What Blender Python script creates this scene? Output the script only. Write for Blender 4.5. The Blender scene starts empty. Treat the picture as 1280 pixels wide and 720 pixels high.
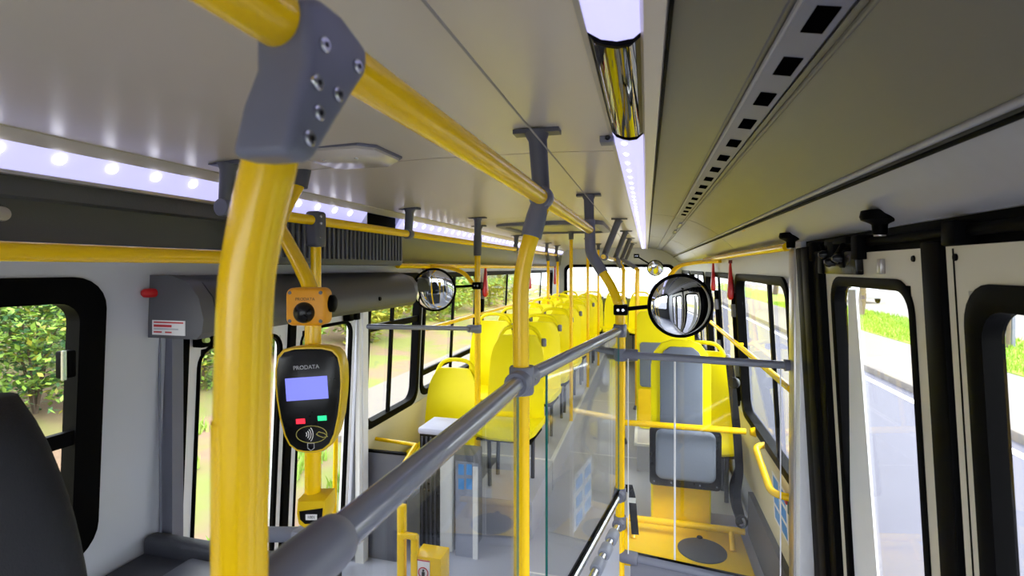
import bpy, bmesh, math, random
from mathutils import Vector, Matrix

# ------------------------------------------------------------------ camera, sky, sun, exposure
S = bpy.context.scene
COL = S.collection
CAMZ = 1.77
F = 640.0                                   # focal length in pixels of a 1280x720 frame
TH = math.atan(168 / 640.0); CT = math.cos(TH); ST = math.sin(TH)
cam_d = bpy.data.cameras.new('camera'); cam = bpy.data.objects.new('camera', cam_d); COL.objects.link(cam)
cam_d.sensor_fit = 'HORIZONTAL'; cam_d.sensor_width = 36.0; cam_d.lens = 36.0 * F / 1280.0
cam_d.shift_y = -25 / 1280.0
cam_d.clip_start = 0.01; cam_d.clip_end = 400
cam_d.dof.use_dof = True; cam_d.dof.focus_distance = 2.0; cam_d.dof.aperture_fstop = 5.6
cam.location = (0, 0, CAMZ); cam.rotation_euler = (math.pi / 2, 0, TH)
S.camera = cam

W = bpy.data.worlds.new('overcast_sky'); S.world = W; W.use_nodes = True
bg = W.node_tree.nodes['Background']; bg.inputs[0].default_value = (0.90, 0.94, 1.0, 1); bg.inputs[1].default_value = 1.0
sd = bpy.data.lights.new('sun', 'SUN'); sd.energy = 1.0; sd.angle = 0.35; sd.color = (1, .96, .88)
sun = bpy.data.objects.new('sun', sd); COL.objects.link(sun); sun.location = (6, 4, 12); sun.rotation_euler = (math.radians(28), math.radians(30), 0)

S.view_settings.view_transform = 'Standard'; S.view_settings.look = 'None'
S.view_settings.exposure = 2.45; S.view_settings.gamma = 1.0; S.view_settings.use_curve_mapping = False

random.seed(7)
PI = math.pi

# ------------------------------------------------------------------ pixel -> place
def ray(u, v):
    a = (u - 640) / F
    return Vector((a * CT - ST, CT + a * ST, (335 - v) / F))
def at(u, v, X=None, Y=None, Z=None, D=None):          # Z is relative to the lens height
    r = ray(u, v)
    t = X / r.x if X is not None else Y / r.y if Y is not None else Z / r.z if Z is not None else D
    p = r * t
    return Vector((p.x, p.y, p.z + CAMZ))
def xr(z): return .612 - .053 * (z - CAMZ)             # inner faces of the leaning side walls
def xl(z): return -1.648 + .05 * (z - CAMZ)
def H(z): return z + CAMZ

# ------------------------------------------------------------------ materials
def lin(c):
    return tuple((x / 255 / 12.92) if x / 255 <= .04045 else ((x / 255 + .055) / 1.055) ** 2.4 for x in c)
MATS = {}
def mat(name, rgb, rough=.5, metal=0., coat=0., var=.06, scale=30., bump=0., spec=.5, var_rough=.025):
    if name in MATS: return MATS[name]
    m = bpy.data.materials.new(name); m.use_nodes = True; nt = m.node_tree; b = nt.nodes['Principled BSDF']
    col = lin(rgb)
    tc = nt.nodes.new('ShaderNodeTexCoord'); n = nt.nodes.new('ShaderNodeTexNoise')
    n.inputs['Scale'].default_value = scale; n.inputs['Detail'].default_value = 4
    nt.links.new(tc.outputs['Object'], n.inputs['Vector'])
    mx = nt.nodes.new('ShaderNodeMix'); mx.data_type = 'RGBA'
    mx.inputs[6].default_value = (*[x * (1 - var) for x in col], 1); mx.inputs[7].default_value = (*[min(1, x * (1 + var)) for x in col], 1)
    nt.links.new(n.outputs['Fac'], mx.inputs[0]); nt.links.new(mx.outputs[2], b.inputs['Base Color'])
    mr = nt.nodes.new('ShaderNodeMapRange'); mr.inputs[3].default_value = max(0.01, rough - var_rough); mr.inputs[4].default_value = min(1, rough + var_rough)
    nt.links.new(n.outputs['Fac'], mr.inputs[0]); nt.links.new(mr.outputs[0], b.inputs['Roughness'])
    b.inputs['Metallic'].default_value = metal; b.inputs['Coat Weight'].default_value = coat; b.inputs['Coat Roughness'].default_value = .06
    b.inputs['Specular IOR Level'].default_value = spec
    if bump:
        bp = nt.nodes.new('ShaderNodeBump'); bp.inputs['Strength'].default_value = bump; bp.inputs['Distance'].default_value = .004
        nt.links.new(n.outputs['Fac'], bp.inputs['Height']); nt.links.new(bp.outputs[0], b.inputs['Normal'])
    MATS[name] = m
    return m
def glow(name, rgb, k):
    m = bpy.data.materials.new(name); m.use_nodes = True; nt = m.node_tree; b = nt.nodes['Principled BSDF']
    b.inputs['Base Color'].default_value = (*lin(rgb), 1); b.inputs['Emission Color'].default_value = (*lin(rgb), 1); b.inputs['Emission Strength'].default_value = k
    MATS[name] = m; return m
def glassmat(name, tint, base=.03):
    m = bpy.data.materials.new(name); m.use_nodes = True; nt = m.node_tree
    for n in list(nt.nodes): nt.nodes.remove(n)
    o = nt.nodes.new('ShaderNodeOutputMaterial'); t = nt.nodes.new('ShaderNodeBsdfTransparent'); g = nt.nodes.new('ShaderNodeBsdfGlossy')
    g.inputs['Roughness'].default_value = .01; t.inputs[0].default_value = (*tint, 1)
    lw = nt.nodes.new('ShaderNodeLayerWeight'); lw.inputs[0].default_value = .5     # Schlick reflectance, the same on both faces of a thin pane
    pw = nt.nodes.new('ShaderNodeMath'); pw.operation = 'POWER'; pw.inputs[1].default_value = 5; nt.links.new(lw.outputs['Facing'], pw.inputs[0])
    ma = nt.nodes.new('ShaderNodeMath'); ma.operation = 'MULTIPLY_ADD'; ma.inputs[1].default_value = .6; ma.inputs[2].default_value = base; nt.links.new(pw.outputs[0], ma.inputs[0])
    mx = nt.nodes.new('ShaderNodeMixShader')
    nt.links.new(ma.outputs[0], mx.inputs[0]); nt.links.new(t.outputs[0], mx.inputs[1]); nt.links.new(g.outputs[0], mx.inputs[2]); nt.links.new(mx.outputs[0], o.inputs[0])
    MATS[name] = m; return m

YEL = mat('yellow_pole_paint', (255, 206, 0), .24, coat=.2, var=.01, scale=4, spec=.4)
SEATY = mat('yellow_seat_plastic', (255, 238, 0), .42, var=.01, scale=4, spec=.25)
YFLOOR = mat('yellow_floor_vinyl', (246, 204, 0), .5, var=.06, scale=40)
ORG = mat('orange_plastic', (238, 160, 14), .4, var=.03)
GREY = mat('grey_plastic', (110, 112, 128), .42, var=.05)
GREYD = mat('dark_grey_plastic', (84, 85, 96), .45, var=.06)
BAR = mat('grey_rail_paint', (118, 122, 138), .25, coat=.4, var=.03)
STEEL = mat('bright_steel', (205, 208, 216), .18, metal=.9, var=.03)
ALU = mat('brushed_aluminium', (178, 174, 172), .3, metal=.7, var=.06, scale=60)
BLACK = mat('black_rubber', (8, 8, 9), .5, var=.1, spec=.03)
BLKP = mat('black_plastic', (12, 12, 14), .28, var=.1, spec=.35)
CEIL = mat('cream_ceiling_laminate', (203, 194, 180), .3, var=.02, scale=6)
DUCT = mat('duct_laminate', (102, 100, 91), .38, var=.02, scale=6)
DARKP = mat('charcoal_panel', (74, 74, 74), .45, var=.05, bump=.15, scale=120)
WALLW = mat('pale_grey_wall_laminate', (193, 196, 208), .4, var=.02, scale=5)
CREAM = mat('cream_door_paint', (214, 206, 188), .35, var=.03, scale=10)
WHITE = mat('white_paint', (235, 235, 236), .4, var=.02)
FLOOR = mat('grey_speckled_vinyl', (186, 188, 203), .42, var=.12, scale=260)
PANEL = mat('grey_partition_laminate', (118, 120, 132), .4, var=.04)
PAD = mat('blue_grey_upholstery', (112, 120, 138), .6, var=.06, scale=80, bump=.2)
RED = mat('red_plastic', (196, 16, 24), .35, var=.05)
SEATBLK = mat('black_seat_fabric', (24, 25, 32), .85, var=.2, scale=300, bump=.3)
CONS = mat('dark_console_plastic', (52, 54, 64), .6, var=.12, scale=200, bump=.3)
MIRROR = mat('mirror_silver', (235, 238, 240), .015, metal=1., var=.0, var_rough=.005)
CHROME = mat('dark_mirror_acrylic', (120, 118, 110), .03, metal=1., var=.05, var_rough=.01)
BELT = mat('black_webbing', (9, 9, 11), .8, var=.2, scale=200, spec=.1)
PAPER = mat('white_sticker', (238, 236, 236), .5, var=.01)
BLUEP = mat('blue_print', (84, 156, 228), .5, var=.02)
REDP = mat('red_print', (205, 60, 66), .5, var=.02)
BLKINK = mat('black_print', (30, 28, 34), .5, var=.02)
GREYINK = mat('pale_print', (190, 190, 195), .5, var=.02)
LED = glow('led_diffuser', (200, 198, 255), .17)
LEDDOT = glow('led_chip', (240, 240, 255), 1.2)
SCREEN = glow('lcd_screen', (120, 125, 235), .16)
REDL = glow('red_led', (230, 30, 50), .35)
GRNL = glow('green_led', (30, 190, 120), .3)
GLASS = glassmat('window_glass', (.97, .98, .98), .02)
SHIELD = glassmat('partition_glass', (.95, .97, .97), .03)
GEDGE = mat('green_glass_edge', (30, 110, 105), .15, var=.03)
ASPH = mat('asphalt', (92, 92, 104), .85, var=.12, scale=60)
CONC = mat('concrete_paving', (118, 112, 107), .85, var=.12, scale=3)
LINE = mat('road_paint', (240, 240, 240), .7, var=.03)
GRASSM = mat('grass_green', (128, 158, 48), .9, var=.35, scale=3)
SOIL = mat('bare_soil', (122, 98, 80), .95, var=.25, scale=2.5, bump=.5)
def ground_mat():
    m = mat('soil_and_dry_grass', (126, 104, 84), .95, var=.2, scale=9, bump=.4); nt = m.node_tree; b = nt.nodes['Principled BSDF']
    mx0 = b.inputs['Base Color'].links[0].from_socket; tc = nt.nodes['Texture Coordinate']
    n = nt.nodes.new('ShaderNodeTexNoise'); n.inputs['Scale'].default_value = .55; n.inputs['Detail'].default_value = 6; nt.links.new(tc.outputs['Object'], n.inputs['Vector'])
    cr = nt.nodes.new('ShaderNodeValToRGB'); cr.color_ramp.elements[0].position = .44; cr.color_ramp.elements[1].position = .56; nt.links.new(n.outputs['Fac'], cr.inputs[0])
    mx = nt.nodes.new('ShaderNodeMix'); mx.data_type = 'RGBA'; mx.inputs[7].default_value = (*lin((112, 118, 58)), 1)
    nt.links.new(cr.outputs[0], mx.inputs[0]); nt.links.new(mx0, mx.inputs[6]); nt.links.new(mx.outputs[2], b.inputs['Base Color'])
    return m
SOIL = ground_mat()
LEAF1 = mat('leaf_bright_green', (132, 166, 66), .5, var=.35, scale=4)
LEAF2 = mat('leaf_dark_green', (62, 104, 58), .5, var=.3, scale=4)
LEAF3 = mat('leaf_yellow_green', (150, 150, 52), .5, var=.3, scale=3)
BARK = mat('bark', (96, 82, 70), .9, var=.3, scale=20, bump=.5)

# ------------------------------------------------------------------ mesh builder
class MB:
    def __init__(s): s.v = []; s.f = []; s.X = None
    def pt(s, p):
        p = Vector(p)
        s.v.append(tuple(s.X @ p) if s.X is not None else tuple(p)); return len(s.v) - 1
    def box(s, x0, x1, y0, y1, z0, z1):
        i = [s.pt((x, y, z)) for z in (z0, z1) for y in (y0, y1) for x in (x0, x1)]
        for q in ((0, 2, 3, 1), (4, 5, 7, 6), (0, 1, 5, 4), (2, 6, 7, 3), (0, 4, 6, 2), (1, 3, 7, 5)): s.f.append(tuple(i[k] for k in q))
        return s
    def loft(s, rings, cap=True, closed=True):
        ids = [[s.pt(p) for p in r] for r in rings]; n = len(ids[0])
        for a, b in zip(ids, ids[1:]):
            for k in range(n if closed else n - 1):
                j = (k + 1) % n; s.f.append((a[k], a[j], b[j], b[k]))
        if cap and closed: s.f.append(tuple(reversed(ids[0]))); s.f.append(tuple(ids[-1]))
        return s
    def tube(s, pts, r, seg=16, cap=True):
        pts = [Vector(p) for p in pts]; rr = r if isinstance(r, (list, tuple)) else [r] * len(pts)
        tan = [(pts[min(i + 1, len(pts) - 1)] - pts[max(i - 1, 0)]).normalized() for i in range(len(pts))]
        up = Vector((0, 0, 1)) if abs(tan[0].z) < .9 else Vector((1, 0, 0))
        nrm = (up - tan[0] * up.dot(tan[0])).normalized(); rings = []
        for p, t, q in zip(pts, tan, rr):
            nrm = (nrm - t * nrm.dot(t)).normalized(); bn = t.cross(nrm)
            rings.append([p + (nrm * math.cos(a) + bn * math.sin(a)) * q for a in [2 * PI * k / seg for k in range(seg)]])
        return s.loft(rings, cap)
    def ribbon(s, pts, w, t, wdir):
        pts = [Vector(p) for p in pts]; wd = Vector(wdir).normalized(); rings = []
        for i, p in enumerate(pts):
            tn = (pts[min(i + 1, len(pts) - 1)] - pts[max(i - 1, 0)]).normalized(); n = tn.cross(wd).normalized()
            rings.append([p + wd * w / 2 + n * t / 2, p - wd * w / 2 + n * t / 2, p - wd * w / 2 - n * t / 2, p + wd * w / 2 - n * t / 2])
        return s.loft(rings)
    def lathe(s, prof, o, axis, seg=24):
        o = Vector(o); ax = Vector(axis).normalized(); up = Vector((0, 0, 1)) if abs(ax.z) < .9 else Vector((1, 0, 0))
        e1 = (up - ax * up.dot(ax)).normalized(); e2 = ax.cross(e1)
        return s.loft([[o + ax * h + (e1 * math.cos(a) + e2 * math.sin(a)) * max(r, 1e-4) for a in [2 * PI * k / seg for k in range(seg)]] for r, h in prof])
    def prism(s, poly, e0, e1):                  # polygon of 3-D points, shifted from e0 to e1
        return s.loft([[Vector(p) + Vector(e0) for p in poly], [Vector(p) + Vector(e1) for p in poly]])
    def quad(s, a, b, c, d): s.f.append(tuple(s.pt(p) for p in (a, b, c, d))); return s
    def build(s, name, m, parent=None, bevel=0., smooth=40, seg=2):
        me = bpy.data.meshes.new(name)
        off = Vector((0, 0, 0)); q = parent
        while q is not None: off += q.location; q = q.parent
        me.from_pydata([tuple(Vector(p) - off) for p in s.v], [], s.f)
        bm = bmesh.new(); bm.from_mesh(me)
        if bevel:
            bmesh.ops.remove_doubles(bm, verts=bm.verts, dist=1e-5)
            bm.normal_update()
            es = [e for e in bm.edges if len(e.link_faces) == 2 and e.calc_face_angle(0) > math.radians(35)]
            bmesh.ops.bevel(bm, geom=es, offset=bevel, segments=seg, profile=.5, affect='EDGES', clamp_overlap=True)
        bmesh.ops.recalc_face_normals(bm, faces=bm.faces)
        bm.to_mesh(me); bm.free()
        if smooth:
            for p in me.polygons: p.use_smooth = True
            me.set_sharp_from_angle(angle=math.radians(smooth))
        me.materials.append(m)
        o = bpy.data.objects.new(name, me); COL.objects.link(o); o.parent = parent
        return o
def tag(o, label=None, cat=None, group=None, kind=None):
    if label: o['label'] = label
    if cat: o['category'] = cat
    if group: o['group'] = group
    if kind: o['kind'] = kind
    return o
def thing(name, loc, label, cat, group=None):
    o = bpy.data.objects.new(name, None); COL.objects.link(o); o.location = loc; o.empty_display_size = .05
    return tag(o, label, cat, group)
def struct(name, loc=(0, 0, 0), label=None):
    o = bpy.data.objects.new(name, None); COL.objects.link(o); o.location = loc; o.empty_display_size = .05
    return tag(o, label, None, None, 'structure')
def dup(root, loc, parent=None, label=None, group=None):
    r = root.copy(); COL.objects.link(r)
    if parent is None: r.location = loc
    r.parent = parent
    if label: r['label'] = label
    if group: r['group'] = group
    for ch in list(root.children): dup(ch, None, r)
    return r
def bend(pts, rad, n=6):                          # polyline with rounded corners
    pts = [Vector(p) for p in pts]; out = [pts[0]]
    for i in range(1, len(pts) - 1):
        a, b, c = pts[i - 1], pts[i], pts[i + 1]
        r1 = min(rad, (a - b).length * .49); r2 = min(rad, (c - b).length * .49)
        p0 = b + (a - b).normalized() * r1; p1 = b + (c - b).normalized() * r2
        for k in range(n + 1):
            t = k / n; out.append(p0 * (1 - t) ** 2 + b * 2 * t * (1 - t) + p1 * t * t)
    out.append(pts[-1]); return out
def smoothpath(pts, n=6):                         # Catmull-Rom
    P = [Vector(p) for p in pts]; P = [P[0] * 2 - P[1]] + P + [P[-1] * 2 - P[-2]]; out = []
    for i in range(1, len(P) - 2):
        for k in range(n):
            t = k / n; a, b, c, d = P[i - 1:i + 3]
            out.append(.5 * ((2 * b) + (c - a) * t + (2 * a - 5 * b + 4 * c - d) * t * t + (3 * b - a - 3 * c + d) * t ** 3))
    out.append(P[-2]); return out
def rrect(y0, y1, z0, z1, r, n=6):                # rounded rectangle as 2-D points
    out = []
    for cy, cz, a0 in ((y1 - r, z1 - r, 0), (y0 + r, z1 - r, PI / 2), (y0 + r, z0 + r, PI), (y1 - r, z0 + r, 1.5 * PI)):
        for k in range(n + 1):
            a = a0 + PI / 2 * k / n; out.append((cy + r * math.cos(a), cz + r * math.sin(a)))
    return out
def text(name, body, M, size, m, parent):
    cu = bpy.data.curves.new('t', 'FONT'); cu.body = body; cu.size = size; cu.align_x = 'CENTER'; cu.align_y = 'CENTER'; cu.extrude = .0004
    to = bpy.data.objects.new('t', cu); COL.objects.link(to)
    bpy.context.view_layer.update()
    me = bpy.data.meshes.new_from_object(to.evaluated_get(bpy.context.evaluated_depsgraph_get()))
    bpy.data.objects.remove(to)
    off = Vector((0, 0, 0)); q = parent
    while q is not None: off += q.location; q = q.parent
    me.transform(Matrix.Translation(-off) @ M); me.materials.clear(); me.materials.append(m); me.name = name
    o = bpy.data.objects.new(name, me); COL.objects.link(o); o.parent = parent; return o

YF, YR = -1.35, 9.9                               # front and rear end of the saloon
RP = .022                                         # pole radius

# ------------------------------------------------------------------ outdoors
GZ = CAMZ - 2.6
tag(MB().box(-2.4, 5.35, -40, 90, GZ - .3, GZ).build('road', ASPH), 'grey asphalt road lane beside the bus', None, None, 'structure')
tag(MB().box(4.95, 5.1, -40, 90, GZ, GZ + .004).build('road_marking', LINE), 'white painted edge line on the road by the kerb', None, None, 'structure')
tag(MB().box(5.35, 5.6, -40, 90, GZ - .3, GZ + .15).build('kerb', CONC, bevel=.03), 'pale concrete kerb along the road', None, None, 'structure')
sw = tag(MB().box(5.6, 8.3, -40, 90, GZ - .3, GZ + .12).build('sidewalk', CONC), 'pale concrete pavement between kerb and grass verge', None, None, 'structure')
tag(MB().box(12.3, 40, -40, 90, GZ - .3, GZ + .05).build('far_road', CONC), 'pale far carriageway beyond the grass verge', None, None, 'structure')
vg = tag(MB().box(8.3, 12.3, -40, 90, GZ - .3, GZ + .14).build('grass_verge', GRASSM), 'green grass verge between pavement and far road', None, None, 'structure')
def grass(name, n, area, h, m, label, parent=None, zf=None):
    b = MB()
    for _ in range(n):
        x = random.uniform(area[0], area[1]); y = random.uniform(area[2], area[3]); z = zf(x, y)
        a = random.uniform(0, PI); hh = h * random.uniform(.5, 1.3); w = .02
        d = Vector((math.cos(a), math.sin(a), 0)); l = Vector((random.uniform(-.5, .5), random.uniform(-.5, .5), 0)) * hh
        p = Vector((x, y, z)); i = len(b.v); b.v += [tuple(p - d * w), tuple(p + d * w), tuple(p + l + Vector((0, 0, hh)))]; b.f.append((i, i + 1, i + 2))
    return tag(b.build(name, m, parent, smooth=0), label, None if parent else 'grass', None, 'stuff')
grass('verge_grass', 16000, (8.3, 12.3, 6, 40), .16, GRASSM, 'short green grass growing on the verge', None, lambda x, y: GZ + .13)

# bank on the kerb side, with shrubs
def bankz(x, y):
    d = -x - 2.4
    return GZ + .12 + max(0, d - 5.2) * .16 + .04 * math.sin(x * 2.1 + y * 1.3) + .03 * math.sin(y * 3.1 - x)
b = MB(); nx, ny = 40, 90
for i in range(nx + 1):
    for j in range(ny + 1):
        x = -2.4 - 22 * (i / nx) ** 1.6; y = -14 + 70 * j / ny
        b.pt((x, y, bankz(x, y) if i else GZ))
for i in range(nx):
    for j in range(ny): a = i * (ny + 1) + j; b.f.append((a, a + 1, a + ny + 2, a + ny + 1))
tag(b.build('bank', SOIL), 'bare soil ground beside the bus on the kerb side', None, None, 'structure')
grass('bank_grass', 9000, (-7.2, -3.7, 1.5, 6.4), .14, LEAF1, 'tufts of bright grass on the bare soil', None, lambda x, y: bankz(x, y) - (0 if math.sin(x * 2.7 + 1) * math.sin(y * 2.2 + x) > .25 else .5))
grass('kerb_grass', 9000, (-3.5, -2.45, 5, 26), .14, GRASSM, 'green grass strip between kerb and pavement on the kerb side', None, bankz)
def leafcloud(name, c, rx, ry, rz, n, size, m, parent, rnd):
    b = MB(); c = Vector(c)
    for _ in range(n):
        while True:
            q = Vector((rnd.uniform(-1, 1), rnd.uniform(-1, 1), rnd.uniform(-1, 1)))
            if .25 < q.length < 1: break
        wob = 1 + .25 * math.sin(q.x * 7 + c.x) * math.cos(q.z * 6 + c.y)
        p = c + Vector((q.x * rx, q.y * ry, q.z * rz)) * wob
        d = Vector((rnd.gauss(0, 1), rnd.gauss(0, 1), rnd.gauss(0, .5))).normalized(); e = d.cross(Vector((rnd.gauss(0, 1), rnd.gauss(0, 1), 2)).normalized()).normalized()
        s_ = size * rnd.uniform(.6, 1.3); i = len(b.v)
        b.v += [tuple(p - d * s_), tuple(p + e * s_ * .5), tuple(p + d * s_), tuple(p - e * s_ * .5)]; b.f.append((i, i + 1, i + 2, i + 3))
    return tag(b.build(name, m, parent, smooth=0), None, None, None, 'stuff')
def shrub(x, y, h, r, m, m2, label, n=1500, size=.07, group=None):
    z = bankz(x, y); t = thing('shrub', (x, y, z - .05), label, 'shrub', group); rnd = random.Random(int(x * 31 + y * 77))
    b = MB()
    for k in range(7):
        a = rnd.uniform(0, 6.3); b.tube(smoothpath([(x, y, z - .1), (x + .2 * r * math.cos(a), y + .2 * r * math.sin(a), z + h * .4), (x + .7 * r * math.cos(a), y + .7 * r * math.sin(a), z + h * .85)], 4), [.02 - .0015 * i for i in range(9)], 6)
    b.build('stem', BARK, t)
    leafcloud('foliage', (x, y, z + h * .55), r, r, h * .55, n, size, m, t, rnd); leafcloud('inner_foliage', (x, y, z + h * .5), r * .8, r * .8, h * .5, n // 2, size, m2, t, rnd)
    leafcloud('young_foliage', (x, y, z + h * .55), r * 1.02, r * 1.02, h * .56, n // 4, size, LEAF3, t, rnd)
NG = 'green shrubs on the kerb side soil'
for (x, y, h, r) in ((-8.4, 3.2, 2.5, 1.15), (-9.0, 5.7, 2.8, 1.2), (-8.6, 8.3, 2.6, 1.15), (-11.2, 4.2, 3.6, 1.4), (-11.6, 7.4, 3.8, 1.4), (-8.2, .8, 2.3, 1.0)):
    shrub(x, y, h, r, LEAF1, LEAF2, 'bushy broad-leaved green shrub growing on the soil near the front window', 5200, .055, NG)
for k, (x, y, h, r) in enumerate(((-9.0, 11.2, 3.0, 1.3), (-8.6, 14.2, 2.8, 1.3), (-9.2, 17.4, 3.4, 1.4), (-8.8, 20.8, 3.2, 1.5), (-9.4, 24.6, 3.6, 1.7), (-9.0, 29, 3.8, 1.9), (-9.8, 34, 4.0, 2.1), (-12.4, 11, 4.4, 1.8), (-12.8, 15.6, 4.8, 2.0), (-13.2, 21, 5, 2.3), (-13.8, 27.5, 5.4, 2.6))):
    shrub(x, y, h, r, LEAF3 if k % 3 else LEAF1, LEAF1, 'tall yellow-green shrub beyond the pavement on the kerb side', 2200, .12, 'tall shrubs beyond the kerb side pavement')
def tree(x, y, z, h, r, label, m=LEAF1, crown=True):
    t = thing('tree', (x, y, z), label, 'tree'); rnd = random.Random(int(x * 13 + y))
    b = MB().tube(smoothpath([(x, y, z - .2), (x + .03 * h, y, z + h * .3), (x - .02 * h, y + .04 * h, z + h * .62), (x + .05 * h, y, z + h)], 5), [.20 * (1 - .045 * i) * h / 5 for i in range(16)], 8)
    b.build('trunk', BARK, t); b = MB()
    for k in range(5):
        a = k * 1.3; q = Vector((x, y, z + h * (.38 + .1 * k))); b.tube([q, q + Vector((math.cos(a), math.sin(a), .7)) * h * .14, q + Vector((math.cos(a), math.sin(a), 1.0)) * h * .26], [.06, .045, .02], 6)
    b.build('branch', BARK, t)
    if crown: leafcloud('crown', (x, y, z + h * .9), r, r, r * .8, 1600, .2, m, t, rnd)
tree(10.6, 30, GZ + .14, 5.0, 2.0, 'leafy street tree with forked trunk on the grass verge')
tree(11.5, 52, GZ + .14, 6.0, 2.6, 'distant street tree far down the grass verge')
tree(-10.5, 40, bankz(-10.5, 40), 7, 3.2, 'large tree far behind the bus on the kerb side', LEAF2)
st = thing('sapling', (10.8, 19.2, GZ + .14), 'thin young sapling tied to a pale stake on the verge', 'sapling')
MB().tube(smoothpath([(10.8, 19.2, GZ + .1), (10.83, 19.2, GZ + 1.4), (10.78, 19.25, GZ + 2.8)], 5), .06, 8).build('stem', BARK, st)
MB().box(10.9, 10.98, 19.16, 19.24, GZ + .1, GZ + 2.1).build('stake', GREY, st)
leafcloud('foliage', (10.8, 19.2, GZ + 3.2), .7, .7, .6, 500, .1, LEAF1, st, random.Random(3))
# low houses across the far road
def house(x, y, w, d, h, label, m):
    t = thing('house', (x, y, GZ + .05), label, 'house')
    MB().box(x - w / 2, x + w / 2, y - d / 2, y + d / 2, GZ + .05, GZ + h).build('wall', m, t)
    MB().prism([(x - w / 2 - .4, y, GZ + h), (x + w / 2 + .4, y, GZ + h), (x, y, GZ + h + 1.6)], (0, -d / 2 - .3, 0), (0, d / 2 + .3, 0)).build('roof', mat('roof_tile', (168, 108, 86), .8), t)
    for k in range(int(d // 3)):
        yy = y - d / 2 + 1.5 + 3 * k; p = MB().box(x - w / 2 - .06, x - w / 2, yy - .5, yy + .5, GZ + 1.2, GZ + 2.4).build('window', WHITE, t); MB().box(x - w / 2 - .07, x - w / 2 - .06, yy - .42, yy + .42, GZ + 1.28, GZ + 2.32).build('pane', mat('far_pane', (70, 84, 96), .1), p)
house(44, 62, 8, 12, 3.6, 'low white house with tiled roof across the far road', WHITE)
house(45, 40, 8, 9, 3.4, 'low cream house with tiled roof across the far road', CREAM)
# parked car on the far road
def car(x, y, z, label, m):
    t = thing('car', (x, y, z), label, 'car')
    side = [(-2.0, .35), (-2.05, .75), (-1.9, .92), (-1.1, 1.0), (-.6, 1.42), (.7, 1.45), (1.3, 1.02), (1.95, .9), (2.1, .6), (2.05, .35)]
    MB().prism([(x, y + a, z + c) for a, c in side], (-.8, 0, 0), (.8, 0, 0)).build('body', m, t, bevel=.06)
    gl = [(-1.0, 1.02), (-.56, 1.37), (.66, 1.39), (1.15, 1.04)]
    MB().prism([(x, y + a, z + c) for a, c in gl], (-.805, 0, 0), (.805, 0, 0)).build('window', BLKP, t)
    for yy in (-1.3, 1.3):
        for xx in (-.82, .66):
            MB().lathe([(.2, 0), (.31, .0), (.33, .03), (.33, .13), (.31, .16), (.2, .16)], (x + xx, y + yy, z + .33), (1, 0, 0), 16).build('wheel', BLACK, t)
car(15.5, 44, GZ + .05, 'silver car parked on the far road', mat('silver_car_paint', (190, 194, 200), .25, metal=.4))
car(-.6, 24, GZ, 'white car standing on the road behind the bus', mat('white_car_paint', (236, 236, 238), .25))
tag(MB().box(-5.4, -3.5, 6.5, 60, GZ - .2, GZ + .18).build('kerb_pavement', CONC), 'pale pavement on the kerb side behind the door', None, None, 'structure')

# ------------------------------------------------------------------ shell of the bus
fl = tag(MB().box(-1.78, .74, YF - .1, YR + .1, -.12, 0).build('floor', FLOOR), 'grey speckled vinyl bus floor', None, None, 'structure')
MB().box(-1.69, -.72, 4.02, YR, 0, .24).build('seat_platform', FLOOR, fl)
MB().box(-.74, -.715, 4.02, YR, .225, .246).build('step_nosing', WHITE, fl)
MB().box(-1.69, -.715, 4.0, 4.025, .225, .246).build('step_nosing', WHITE, fl)
MB().box(-.08, .66, 4.60, YR, 0, .24).build('seat_platform', FLOOR, fl)
MB().box(-.105, -.078, 4.58, YR, .225, .246).build('step_nosing', WHITE, fl)
MB().box(-.105, .66, 4.575, 4.60, .225, .246).build('step_nosing', WHITE, fl)
MB().box(-1.15, -.72, 3.26, 4.0, 0, .24).build('seat_platform', FLOOR, fl)
MB().box(.20, .66, 3.72, 4.57, 0, .10).build('seat_platform', FLOOR, fl)
MB().box(-.16, .60, 3.12, 3.69, 0, .012).build('yellow_floor_panel', YFLOOR, fl)
# joints of the floor covering
for y in (2.9, 4.9, 6.9): MB().box(-.71, -.05, y, y + .012, 0, .002).build('floor_joint', WHITE, fl)

tag(MB().box(-1.8, .76, YF - .1, YR + .1, H(.52), H(.60)).build('roof', WHITE), 'white outer roof shell of the bus', None, None, 'structure')

def wall(name, side, y0, y1, z0, z1, holes, m, t=.05):
    fx = xr if side > 0 else xl
    ys = sorted(set([y0, y1] + [k for h in holes for k in h[:2]])); zs = sorted(set([z0, z1] + [k for h in holes for k in h[2:4]]))
    b = MB()
    for a, c in zip(ys, ys[1:]):
        for d, e in zip(zs, zs[1:]):
            my, mz = (a + c) / 2, (d + e) / 2
            if any(h[0] < my < h[1] and h[2] < mz < h[3] for h in holes): continue
            r = [[(fx(z), y, z), (fx(z) + side * t, y, z)] for y in (a, c) for z in (d, e)]
            i = [[b.pt(p) for p in k] for k in r]       # i[y*2+z][inner/outer]
            q = lambda A, B, C, D: b.f.append((A, B, C, D))
            q(i[0][0], i[1][0], i[3][0], i[2][0]); q(i[0][1], i[2][1], i[3][1], i[1][1]); q(i[0][0], i[0][1], i[1][1], i[1][0]); q(i[2][0], i[3][0], i[3][1], i[2][1]); q(i[0][0], i[2][0], i[2][1], i[0][1]); q(i[1][0], i[1][1], i[3][1], i[3][0])
    return tag(b.build(name, m, smooth=0), None, None, None, 'structure')
WIN_L = [(.05, 1.235, H(-.90), H(-.027)), (2.81, 3.595, H(-1.02), H(-.035)), (3.635, 5.02, H(-1.0), H(-.035)), (5.12, 7.1, H(-1.0), H(-.035)), (7.2, 9.2, H(-1.0), H(-.035))]
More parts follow.
